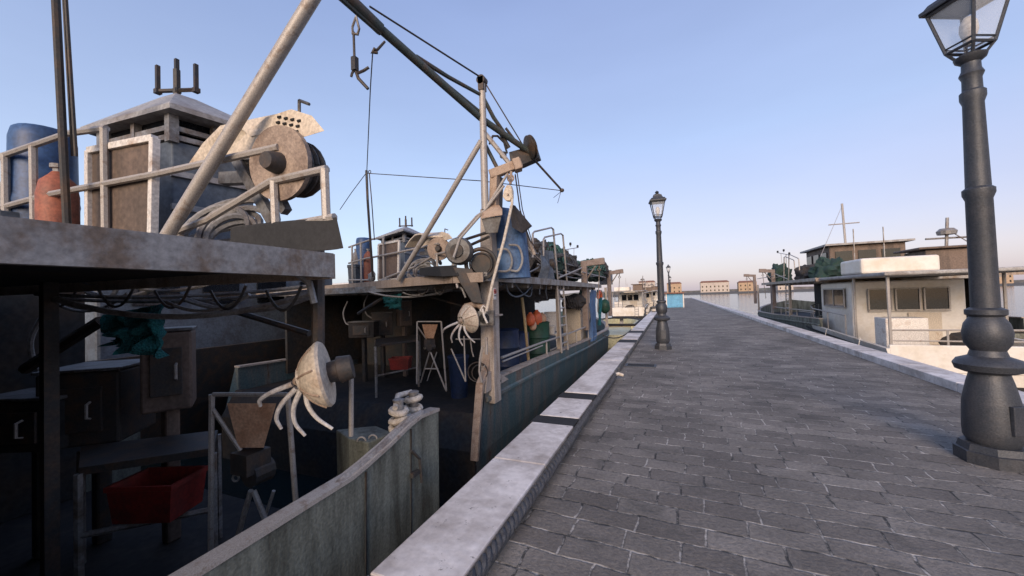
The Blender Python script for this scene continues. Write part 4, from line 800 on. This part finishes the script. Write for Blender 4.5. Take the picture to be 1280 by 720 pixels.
cl = [(X(668,316,HL-.1), X(745,338,HL-.1)), (X(672,330,HL-.05), X(728,348,HL-.05)), (X(660,312,HL-.5), X(700,340,HL-.1)), (X(662,340,HL-.05), X(690,318,HL-.2)), (X(700,345,HL-.05), X(735,329,HL-.2)), (X(715,340,HL-.1), X(757,342,HL-.1)), (X(656,305,HL-.6), X(690,335,HL-.1)), (X(706,322,HL-.3), X(731,333,HL-.1))]
b = MB()
for i, (p, q) in enumerate(cl): b.tube(sag(p, q, .05+.03*(i%3)), .012+.004*(i%2), 5)
b.build('lashing_line', 'hose', main)
b = MB(); b.sheet(X(677,312,HL-.02), X(689,314,HL-.02), X(690,350,HL+.03), X(680,350,HL+.03), amp=.12, fr=3, seed=5, th=.02); single(b, 'grey_tarpaulin', 'slate', 'grey green tarpaulin draped over the deck edge beside the guard pipes', 'tarpaulin', smooth=True)
b = MB(); 
for k in range(5): b.tube(circle(X(694,318+k*1.1,HL-.12), (.95,.3,.05*k), (-.3,.95,.08), .17+.015*(k%2), 20), .022, 6)
single(b, 'rope_coil', 'roped', 'dark rope coil hung on the bent guard pipes', 'rope', smooth=True)
b = MB(); b.lathe(X(686,330,HL-.05), (1,.1,0), [(-.14,.07),(-.12,.11),(.12,.11),(.14,.07)], 16); single(b, 'cable_reel', 'dark', 'small dark cable reel on the upper deck by the guard pipes', 'reel', smooth=True)
b = MB(); b.box(X(757.5,347,HL-.3), (.5,.5,.62)); single(b, 'deck_locker', 'motor', 'grey deck locker at the foot of the far gallows', 'locker', bevel=.02)
# fender tyre and mooring line
b = MB(); b.tube(sag(X(754,419,HL+.03), Z(789,412,.12), .2, 12), .022, 6); single(b, 'mooring_line', 'roped', 'dark mooring line from the far end of the blue trawler to the kerb', 'rope', smooth=True)

# ------------------------------------------------------------------ near trawler on the left
NL = -2.0
near = thing('fishing_trawler', 'dark grey green trawler at the left edge with its bulwark end close to the kerb', 'fishing trawler', (NL-2.6, -1.5, SEA-.3), 'trawlers in the harbour')
NF = -.75
e0 = X(548, 515, NL)                # the bulwark end nearest the blue trawler
yE = e0.y; cE = X(440, 600, NL-.0)
RIM = [(p.y, p.z) for p in (X(x_,y_,NL) for x_,y_ in ((440,600),(459,584),(488,558),(512,534),(526,523),(548,514)))]
def nz(y):
    if y <= RIM[0][0]: return RIM[0][1] - .03*(RIM[0][0]-y)
    for (a, za), (b_, zb) in zip(RIM, RIM[1:]):
        if y <= b_: return za + (zb-za)*(y-a)/(b_-a)
    return RIM[-1][1]
ys = [-6, -4, -2, 0, .6, 1.2] + [a for a, z in RIM]; yE = RIM[-1][0]; W = 5.0
h = MB(); rings = []
for y in ys:
    z1 = nz(y); rings.append([(NL, y, z1), (NL-.02, y, -.4), (NL-.10, y, SEA-.3), (NL-W+.1, y, SEA-.3), (NL-W, y, -.4), (NL-W, y, z1), (NL-W+.07, y, z1), (NL-W+.07, y, NF-.03), (NL-.07, y, NF-.03), (NL-.07, y, z1)])
h.loft(rings); h.build('hull', 'hullgrey', near)
c = MB(); c.loft([[(NL+.015, y, nz(y)+.003), (NL+.015, y, nz(y)+.03), (NL-.09, y, nz(y)+.03), (NL-.09, y, nz(y)+.003)] for y in ys]); c.build('capping_rail', 'pipe', near)
r_ = MB()
for y in (cE.y+.12, cE.y+.62, .9, .2): r_.bar((NL+.003, y, nz(y)-.02), (NL-.05, y, SEA), .018, .010, (0,1,0))
r_.build('hull_rib', 'inner', near)
r_ = MB(); sc_ = X(519,592,NL+.02); r_.box(sc_, (.03,.09,.035)); r_.tube([sc_+Vector((0,-.04,.2)), sc_+Vector((.01,.05,.1)), sc_+Vector((.01,.07,-.1))], .012, 6); r_.build('scupper', 'dark', near)
f = MB(); f.box((NL-W/2, -1.5, NF-.015), (W-.15, 9, .03)); f.build('deck', 'deckfloor', near)
# foredeck box with a slanted corner and handle arcs beside the bitts
bx = MB(); zt_ = X(440,548,NL-.5).z
pl_ = [Z(436,548,zt_), Z(460,553,zt_), Z(492,541,zt_), Z(470,532,zt_), Z(420,537,zt_)]
bx.prism(pl_, (0,0,NF-zt_)); bx.build('locker', 'hullgrey', near, bevel=.01)
for px in (452, 466):
    a = MB(); p = Z(px, 551-(px-452)*.2, zt_); a.tube(circle(p+Vector((0,0,-.005)), (RT.x,RT.y,0), (0,0,1), .035, 12, 0, 180), .007, 6); a.build('handle', 'pipe', near)
a = MB(); a.tube([D(439,545,2.9), D(439,462,2.9)], .018, 8); a.build('stanchion', 'pipe', near)
# bitts wrapped with rope
bits = []
for (px, py0, py1, dd) in ((498.5,500,552,3.25),(517,490,535,3.5)):
    p0, p1 = D(px,py1,dd), D(px-.3,py0,dd); b = MB(); b.tube([Vector((p0.x,p0.y,NF)), p0, p1], .040, 14); b.lathe(p1-Vector((0,0,.015)), (0,0,1), [(0,.047),(.02,.049),(.025,.042)], 16); b.build('bitt', 'steel', near, smooth=True); bits.append((p0, p1))
b = MB()
for k, (p0, p1) in enumerate(bits):
    for j, t_ in enumerate((.14,.33,.53,.74) if k == 0 else (.34,.56,.82)):
        c_ = p0.lerp(p1, t_); q = circle(c_, (1,0,.16*(-1)**j), (0,1,.06), .060, 22); b.tube(q, .0265, 8)
a_, c_ = bits[0][0].lerp(bits[0][1], .86), bits[1][0].lerp(bits[1][1], .92); b.tube([a_+Vector((.02,-.07,.0)), a_.lerp(c_,.5)+Vector((-.05,-.05,.05)), c_+Vector((-.04,.02,.02))], .022, 8)
a_, c_ = bits[0][0].lerp(bits[0][1], .4), bits[1][0].lerp(bits[1][1], .5); b.tube([a_+Vector((.05,-.03,0)), c_+Vector((.01,-.055,-.02))], .022, 8)
e_ = bits[0][0]; q = [e_+Vector((-.05,-.07,.05)), Vector((NL-.02, e_.y-.15, nz(e_.y-.15)+.05))]
b.tube([e_+Vector((-.03,-.055,.08)), e_+Vector((.0,-.06,-.12))], .021, 8)
single(b, 'bollard_rope', 'ropew', 'thick pale rope wound round the two bitts of the near trawler', 'rope', smooth=True)
b = MB(); b.tube(spl([X(x_,y_,NL-.03)+Vector((0,0,.05)) for x_,y_ in ((527,523),(512,533),(500,546),(488,557),(459,584),(440,600),(424,614),(405,634))], 4), .026, 8); single(b, 'rail_hose', 'hose', 'grey hose lying along the bulwark top of the near trawler', 'hose', smooth=True)

# its upper deck, 1.8 m up, ends left of the bitts
A = [gnear(436,360.5,7.0), gnear(567,343.5,5.05)]; dzn = (A[0].z+A[1].z)/2; A[1].x = min(A[1].x, NL)
o_ = (A[0]-A[1]); o_.z = 0; far = A[1] + o_*1.9
poly = [Vector((p.x,p.y,dzn)) for p in (far, A[0], A[1])] + [Vector((NL, -6, dzn)), Vector((NL-6.5, -6, dzn))]
u = MB(); u.prism(poly, (0,0,-.06)); u.build('upper_deck', 'inner', near)
u = MB(); u.bar(Vector((far.x,far.y,dzn-.05))+Vector((0,.04,0)), Vector((A[1].x,A[1].y,dzn-.05))+Vector((0,.04,0)), .05, .16); u.build('deck_edge_board', 'fascia', near)
u = MB(); u.bar((NL+.03, A[1].y, dzn-.05), (NL+.03, -6, dzn-.05), .05, .15); u.build('deck_beam', 'steel', near)
u = MB(); u.box((NL-W+.12, -1.6, .53), (.08, 8, 2.54)); u.box((NL-W/2, -2.3, .53), (W-.3, .08, 2.54)); u.build('shade_bulkhead', 'inner', near)  # far side and back closed off to darken the under deck
u = MB(); u.box((NL-.10, -.95, (nz(0)+dzn)/2), (.06, 2.5, dzn-nz(0)-.13)); u.build('unseen_shade_wall', 'hullgrey', near)  # added out of view to keep light from under the deck
for p in (Vector((NL-.12, -1.5, 0)), Vector((NL-W+.25, 1.0, 0)), Vector((NL-2.4, 1.35, 0))):
    u = MB(); u.bar((p.x,p.y,NF), (p.x,p.y,dzn-.05), .08, .08, (0,1,0)); u.build('deck_post', 'dark', near)
deck_gear(gnear, 3.168*NK, near, dict(panel='large brown board in a white frame on the near left trawler', barrel='blue plastic barrel behind the railing of the near left trawler', gas='terracotta gas bottle behind the railing of the near left trawler', tub='slate coloured tub at the left edge of the near trawler deck', can='grey canister next to the gas bottle on the near left trawler', coil='grey hose coil under the brace of the near left trawler'), True)
under_gear(gnear, 3.168*NK, near, dict(hopper='large steel stand with a peach hopper under the near left trawler deck', table='dark steel work table under the near left trawler deck', crate='red fish crate under the deck of the near left trawler', net='teal netting hung under the near left trawler deck', box=('low dark machine box under the near left trawler deck', 'tall dark machine box behind the teal netting of the near left trawler', 'brown upright machine box under the near left trawler deck')), True, NF)
pot_hauler(gnear, 3.168*NK*.72, near, 563.5, 394.5, 5.1)
b = MB(); b.tube([gnear(563.5,392,5.35), gnear(563.5,345,5.4)], .04, 8); b.build('hauler_bracket', 'dark', near)
b = MB(); p0, p1 = gnear(498,349,5.75), gnear(560,248,5.2); b.tube([p0, p1, p1+(p1-p0)*.5], .043, 12); br_ = b.build('brace', 'pipe', near, smooth=True); tip_ = p1+(p1-p0)*.5
b = MB(); e1_, e2_ = gnear(460,246,6.0), gnear(465,346,6.2); b.tube([e1_+(e1_-e2_)*.9, e1_, e2_], .026, 8); b.tube([e1_+(e1_-e2_)*.9, gnear(464,246,6.0), gnear(468,308,6.2)], .012, 6); b.tube([e1_+(e1_-e2_)*.9, gnear(463,246,6.0), gnear(466.5,308,6.2)], .008, 6); b.build('stay_wire', 'dark', near)
s1_ = e1_+(e1_-e2_)*.9; mx_ = Vector((NL-2.5, -1.0, 0))
b = MB(); b.tube([Vector((mx_.x,mx_.y,dzn-.05)), Vector((mx_.x,mx_.y,max(tip_.z,s1_.z)+.4))], .09, 12); ma_ = b.build('mast', 'pipe', near, smooth=True)
b = MB(); b.tube([tip_, Vector((mx_.x,mx_.y,tip_.z+.1))], .06, 10); b.tube([s1_, Vector((mx_.x,mx_.y,s1_.z+.1))], .05, 10); b.build('spreader', 'pipe', ma_, smooth=True)

# ------------------------------------------------------------------ white motor boats and other craft
def motor_boat(loc, label, rz=0, hullm='whiteboat', sc=1.0, grp='pale motor boats'):
    """stern towards -y; loc at the waterline under the transom"""
    t = thing('motor_boat', label, 'motor boat', loc, grp); loc = Vector(loc); m = Matrix.Rotation(rz, 3, 'Z')
    def T(p): return loc + m @ (Vector(p)*sc)
    def xb(y): f = max(0, (y-5)/4.2); return 1.65*(1-f**2*.98) if y > 5 else 1.65
    ys_ = [0, 1, 2.5, 4, 5, 6, 7, 8, 8.8, 9.15]
    h_ = MB(); h_.loft([[(xb(y), y, 1.08+.05*y*.6), (xb(y)*.92, y, .4), (xb(y)*.8, y, -.25), (-xb(y)*.8, y, -.25), (-xb(y)*.92, y, .4), (-xb(y), y, 1.08+.05*y*.6), (-xb(y)+.1*min(1,xb(y)), y, 1.08+.05*y*.6), (-xb(y)+.1*min(1,xb(y)), y, .55), (xb(y)-.1*min(1,xb(y)), y, .55), (xb(y)-.1*min(1,xb(y)), y, 1.08+.05*y*.6)] for y in ys_]); h_.build('hull', hullm, t, T=T)
    r = MB(); r.loft([[(xb(y)+.01, y, .95+.03*y), (xb(y)+.06, y, .97+.03*y), (xb(y)+.06, y, .90+.03*y), (xb(y)+.01, y, .88+.03*y)] for y in ys_]); r.loft([[(-xb(y)-.01, y, .95+.03*y), (-xb(y)-.06, y, .97+.03*y), (-xb(y)-.06, y, .90+.03*y), (-xb(y)-.01, y, .88+.03*y)] for y in ys_]); r.box((0,-.03,.15),(3.2,.06,.3)); r.build('rubbing_strake', 'rub', t, T=T)
    tr_ = MB(); tr_.box((0,.03,.86), (3.18,.07,.62)); tr_.build('transom', hullm, t, T=T, bevel=.02)
    c_ = MB(); c_.box((0,4.2,1.75), (2.5,2.6,1.9)); ca = c_.build('wheelhouse', hullm, t, T=T, bevel=.05)
    for sx in (-.62, .0, .62):
        w_ = MB(); w_.box((sx,2.88,2.15), (.5,.06,.6)); w_.build('window', 'win', ca, T=T)
    for sx in (-1, 1):
        w_ = MB(); w_.box((sx*1.26,4.2,2.2), (.06,1.7,.55)); w_.build('window', 'win', ca, T=T)
    fm = MB()
    for sx in (-.62, .0, .62):
        q = [(sx-.26,2.84,1.84),(sx+.26,2.84,1.84),(sx+.26,2.84,2.46),(sx-.26,2.84,2.46)]
        for a, c in zip(q, q[1:]+q[:1]): fm.bar(a, c, .035, .03)
    fm.bar((-.9,2.845,1.8),(.9,2.845,1.8),.03,.03)
    for sx in (-1.295, 1.295):
        q = [(sx,3.33,1.91),(sx,5.07,1.91),(sx,5.07,2.49),(sx,3.33,2.49)]
        for a, c in zip(q, q[1:]+q[:1]): fm.bar(a, c, .03, .04)
        fm.bar((sx,4.2,1.91),(sx,4.2,2.49),.025,.03)
    fm.build('window_frame', 'pipe', ca, T=T)
    for sx in (-1, 1):
        for y in (1.2, 3.6): fd = MB(); fd.lathe((sx*1.78,y,.35),(0,0,1),[(0,.04),(.05,.1),(.12,.12),(.45,.12),(.52,.1),(.57,.04)],12); fd.tube([(sx*1.76,y,.9),(sx*1.70,y,1.2)],.012,5); fd.build('fender', 'white', t, T=T, smooth=True)
        rl = MB(); pts = [(sx*(xb(y)-.12), y, 1.08+.03*y+.55) for y in (2.6,4,5.5,7,8.3)]; rl.tube(pts, .02, 6)
        for q in pts: rl.tube([q, (q[0],q[1],q[2]-.56)], .015, 5)
        rl.build('deck_rail', 'pipe', t, T=T)
    w_ = MB(); w_.box((.35,2.87,1.3), (.7,.05,.9)); w_.build('door', 'cream', ca, T=T)
    rf = MB(); rf.box((0,2.9,2.83), (3.3,6.0,.09)); rf.build('canopy', 'roof', t, T=T, bevel=.03)
    p_ = MB()
    for sx in (-1.5, 1.5):
        for y in (.15, 2.0): p_ = MB(); p_.tube([(sx,y,1.0), (sx,y,2.8)], .035, 8); p_.build('canopy_post', 'pipe', t, T=T)
    p_ = MB(); p_.tube([(-1.5,.15,1.5),(1.5,.15,1.5)], .025, 6); p_.tube([(-1.5,.15,1.25),(1.5,.15,1.25)], .02, 6); p_.tube([(-.5,.15,1.5),(-.5,.15,1.1)], .02, 6); p_.tube([(.5,.15,1.5),(.5,.15,1.1)], .02, 6); p_.build('stern_rail', 'pipe', t, T=T)
    l_ = MB(); l_.tube([(.7,-.09,1.2),(.7,-.12,.1)], .02, 6); l_.tube([(1.05,-.09,1.2),(1.05,-.12,.1)], .02, 6)
    for k in range(4): l_.tube([(.7,-.1,.25+k*.25),(1.05,-.1,.25+k*.25)], .015, 6)
    l_.build('boarding_ladder', 'steel', t, T=T)
    b_ = MB(); b_.box((-.7,2.2,3.1), (1.6,1.4,.42)); b_.build('raft_box', hullm, t, T=T, bevel=.06)
    k_ = MB(); k_.box((.85,3.2,3.2), (1.0,1.1,.62)); k_.box((.85,3.2,3.56), (1.4,1.4,.06)); k_.build('flybridge', 'cabin', t, T=T, bevel=.03)
    a_ = MB(); a_.tube([(1.2,3.6,2.9),(1.35,3.7,4.5)], .04, 8); a_.tube([(.8,3.6,3.9),(1.8,3.75,3.9)], .03, 6); a_.tube([(1.3,3.7,4.2),(1.9,3.5,3.5)], .015, 5); a_.lathe((1.3,3.66,4.0),(0,0,1),[(0,.2),(.1,.22),(.18,.15)],12); a_.build('mast', 'steel', t, T=T)
    for sx in (-.4, -1.1): a_ = MB(); a_.tube([(sx,3.0,2.85),(sx,3.0,4.3)], .015, 5); a_.build('whip_antenna', 'steel', t, T=T)
    g_ = MB(); g_.box((-1.0,.9,1.3), (.8,.6,.9)); g_.build('locker', 'white', t, T=T, bevel=.03)
    g_ = MB(); g_.blob((.2,.8,1.0), (.5,.35,.42), .35, 2, 3, 5); g_.build('deck_net', 'netb', t, T=T, smooth=True)
    return t
q = D(785, 397, 40.); motor_boat((q.x, q.y, SEA), 'white motor boat seen stern on, moored beyond the blue trawler', R(0), sc=1.02)
q = D(803, 392, 62.); motor_boat((q.x, q.y+2, SEA), 'pale motor boat far down the quay behind the white stern on boat', R(0), 'cream')
motor_boat((-4.7, 53, SEA), 'cream motor boat with a raft box, third in the row beyond the blue trawler', 0, 'cream', .95)
motor_boat((-4.2, 82, SEA), 'small looking white motor boat, farthest of the row along the kerb', 0, 'whiteboat', 1.1)
q = D(1106, 450, 15.5); motor_boat((QR+2.45, 12.3, SEA), 'white motor boat moored at the right side of the quay', R(0), sc=1.05)
# old boat rafted on the water side of the blue trawler, seen under its deck
tb = thing('workboat', 'dark old workboat with a white deckhouse rafted behind the blue trawler', 'workboat', (-10.4, 9, SEA))
h = MB(); h.loft([[(-10.4+k*1.0, y, .75), (-10.4+k*.9, y, -.3), (-10.4+k*.7, y, SEA-.2), (-10.4-k*.7, y, SEA-.2), (-10.4-k*.9, y, -.3), (-10.4-k, y, .75), (-10.4-k*.93, y, .75), (-10.4-k*.9, y, .1), (-10.4+k*.9, y, .1), (-10.4+k*.93, y, .75)] for y, k in ((1.8,1.9),(4,2.15),(9,2.15),(14,2.1),(16,1.6),(17.5,.7),(18.2,.1))]); h.build('hull', 'dark', tb)
h = MB(); h.box((-10.4, 5.6, 1.3), (3.3, 4.8, 2.4)); dk = h.build('wheelhouse', 'slate', tb, bevel=.05)
for sy in (-1.6, -.5, .6, 1.7):
    h = MB(); h.box((-8.74, 5.6+sy, 1.85), (.05,.7,.5)); h.build('window', 'win', dk)
h = MB(); h.box((-10.4, 11.6, 1.15), (3.1, 3.8, 2.1)); wd_ = h.build('deckhouse', 'whiteboat', tb, bevel=.05)
for sy in (-1.2, 0, 1.2):
    h = MB(); h.box((-8.84, 11.6+sy, 1.5), (.05,.6,.4)); h.build('window', 'win', wd_)
# pale yellow dinghy
dn = thing('dinghy', 'pale yellow dinghy with a dark rim between the blue trawler and the white boat', 'dinghy', (-3.0, 21.5, SEA))
def xd(y): f = max(0, (y-22.5)/2.6); return 1.3*(1-f**2*.97)
b = MB(); b.loft([[(-3.0+xd(y)*1.0, y, -.02), (-3.0+xd(y)*.8, y, SEA-.1), (-3.0-xd(y)*.8, y, SEA-.1), (-3.0-xd(y), y, -.02), (-3.0-xd(y)*.85, y, -.02), (-3.0-xd(y)*.8, y, -.5), (-3.0+xd(y)*.8, y, -.5), (-3.0+xd(y)*.85, y, -.02)] for y in (19.5,20.5,21.5,22.5,23.3,24.,24.6,25.0)]); b.build('hull', 'dinghy', dn)
b = MB()
b.tube([(-3-1.32,19.5,.0),(-3+1.32,19.5,.0)], .06, 8); b.tube([(-3+xd(y),y,.0) for y in (19.5,21,22.5,23.3,24.,24.6,25.0)], .06, 8); b.tube([(-3-xd(y),y,.0) for y in (19.5,21,22.5,23.3,24.,24.6,25.0)], .06, 8); b.build('rim', 'rub', dn, smooth=True)
b = MB(); b.box((-3.0,21,-.2), (2.3,.3,.05)); b.build('thwart', 'wood', dn)

# trawler at the right side of the quay: the same type, mirrored in layout
YS = 17.0 - YC
def TR(p): return Vector((QR+.75 + (HL - p.x), p.y + YS, p.z))
rt = thing('fishing_trawler', 'brown trawler with two gallows moored on the right side of the quay', 'fishing trawler', (QR+.75+2.6, 23, SEA-.3), 'trawlers in the harbour')
trawler_body(rt, TR, 'hullgrey', None)
b = MB(); b.box((HL-3.0, 10.5, 2.6), (2.6, 3.2, 1.5)); wh = b.build('wheelhouse', 'cabin', rt, T=TR, bevel=.04)
b = MB(); b.box((HL-3.0, 10.5, 3.4), (3.0, 3.7, .08)); b.build('roof', 'roof', wh, T=TR)
for sx in (-.8, 0, .8):
    b = MB(); b.box((HL-3.0+sx, 8.88, 2.85), (.6,.05,.5)); b.build('window', 'win', wh, T=TR)
for sy in (-1, 0, 1):
    b = MB(); b.box((HL-1.68, 10.5+sy, 2.85), (.05,.7,.5)); b.build('window', 'win', wh, T=TR)
b = MB(); b.tube([(HL-3,11,3.3),(HL-3,11.2,5.6)], .05, 8); b.tube([(HL-3.6,11.1,4.6),(HL-2.4,11.1,4.6)], .03, 6); b.tube([(HL-3,11.2,5.5),(HL-.5,7,2.0)], .01, 5); b.build('mast', 'pipe', wh, T=TR)
for i, (y, ins, rad, m, lb) in enumerate(((6.4,.9,(.6,.8,.6),'netg','green net heap at the near end of the right hand trawler'),(7.9,.7,(.5,.8,.5),'netb','dark net heap amidships on the right hand trawler'),(12.6,.6,(.5,.9,.7),'netg','green net heap at the far gallows of the right hand trawler'))):
    b = MB(); b.blob((HL-ins, y, 1.84+rad[2]*.4), rad, .35, 2.4, 4, i+11, flat=1.842); single(b, 'net_heap', m, lb, 'fishing net', 'nets heaped on the upper deck', smooth=True, T=TR)

for (px, py), lb in (((819,390),'grey mooring bollard on the kerb just beyond the nearest street lamp'), ((831,378),'distant mooring bollard on the kerb near the blue kiosk')):
    p = Z(px, py, KZ); p.x = -1.28; bt = thing('mooring_bollard', lb, 'bollard', p, 'bollards on the kerb')
    b = MB(); b.lathe(p, (0,0,1), [(0,.2),(.03,.2),(.05,.13),(.26,.115),(.30,.17),(.36,.19),(.41,.15),(.43,.05)], 16); b.build('body', 'motor', bt, smooth=True)
    b = MB()
    for k in range(3): b.tube(circle(p+Vector((0,0,.1+.05*k)), (1,0,.05), (0,1,0), .135, 16), .026, 6)
    b.build('rope_turns', 'ropew', bt, smooth=True)
    q = p+Vector((-.1,0,.2)); e = Vector((-2.6, p.y+9.5, -.1)) if p.y < 40 else Vector((-3.2, p.y+6, -.1)); single(MB().tube(sag(q, e, .25, 12), .022, 6), 'mooring_line', 'roped', 'dark sagging mooring line from the '+('nearer bollard to the white stern on boat' if p.y < 40 else 'farther bollard to the pale boat'), 'rope', smooth=True)
# ------------------------------------------------------------------ kiosk and far buildings
kc = Z(840.5, 384.5, 0); ks = thing('kiosk', 'bright blue kiosk with a reddish awning standing on the quay', 'kiosk', (kc.x+.25, kc.y, 0))
kx, kyy = kc.x+.25, kc.y
b = MB(); b.box((kx, kyy+.8, .68), (1.5,1.6,1.36)); b.build('wall', 'kiosk', ks, bevel=.02)
b = MB(); b.box((kx-.1, kyy+.7, 1.42), (1.9,2.1,.1)); b.build('roof', 'tile', ks)
b = MB(); b.box((kx+.1, kyy-.01, .64), (.8,.04,1.15)); b.build('door', 'kiosk', ks, bevel=.01)
b = MB()
for sx in (-.76, .76): b.box((kx+sx, kyy-.02, .68), (.1,.1,1.36))
b.build('corner_post', 'white', ks)
rg = random.Random(4); hb = []
spots = ['pale house at the left end of the far shore, left of the lamp row','low ochre house on the far shore behind the lamp row','pale two storey house on the far shore just right of the lamp row','narrow ochre house on the far shore, second right of the lamp row','wide pale house on the far shore between the lamp row and the right hand trawler','low ochre house on the far shore left of the right hand trawler','pale house on the far shore behind the right hand trawler','tall ochre house on the far shore behind the right hand trawler','long pale house on the far shore behind the white motor boat','ochre house on the far shore behind the wheelhouse of the right motor boat','small pale house on the far shore left of the big lamp post','ochre house on the far shore hidden behind the big lamp post','pale house at the right end of the far shore']
x = -24.
for i, lb in enumerate(spots):
    wd = rg.uniform(9, 22); hb.append((x+wd/2, 330+rg.uniform(-12,12), wd, rg.choice((4.6,6.5,7.5,9.5)), ('buildA','buildB')[i%2], lb)); x += wd+rg.uniform(1.5,16)
for x, y, wd, ht, m, lb in hb:
    t = thing('harbour_house', lb, 'house', (x, y, .2), 'houses on the far shore')
    b = MB(); b.box((x, y, ht/2), (wd, 6, ht)); wl = b.build('wall', m, t)
    b = MB(); b.loft([[(x-wd/2-.3,y-3.3,ht+.01),(x+wd/2+.3,y-3.3,ht+.01),(x+wd/2+.3,y+3.3,ht+.01),(x-wd/2-.3,y+3.3,ht+.01)], [(x-wd/2+1,y-.1,ht+1.3),(x+wd/2-1,y-.1,ht+1.3),(x+wd/2-1,y+.1,ht+1.3),(x-wd/2+1,y+.1,ht+1.3)]]); b.build('roof', 'tile', t)
    n_ = int(wd//2.6)
    for k in range(n_):
        for zz in ([1.8] if ht < 5.2 else [1.6, 4.4] if ht < 8 else [1.6, 4.3, 7.0]):
            b = MB(); b.box((x-wd/2+(k+.5)*wd/n_, y-3.0, zz), (.8,.08,1.25)); b.build('window', 'win', wl)
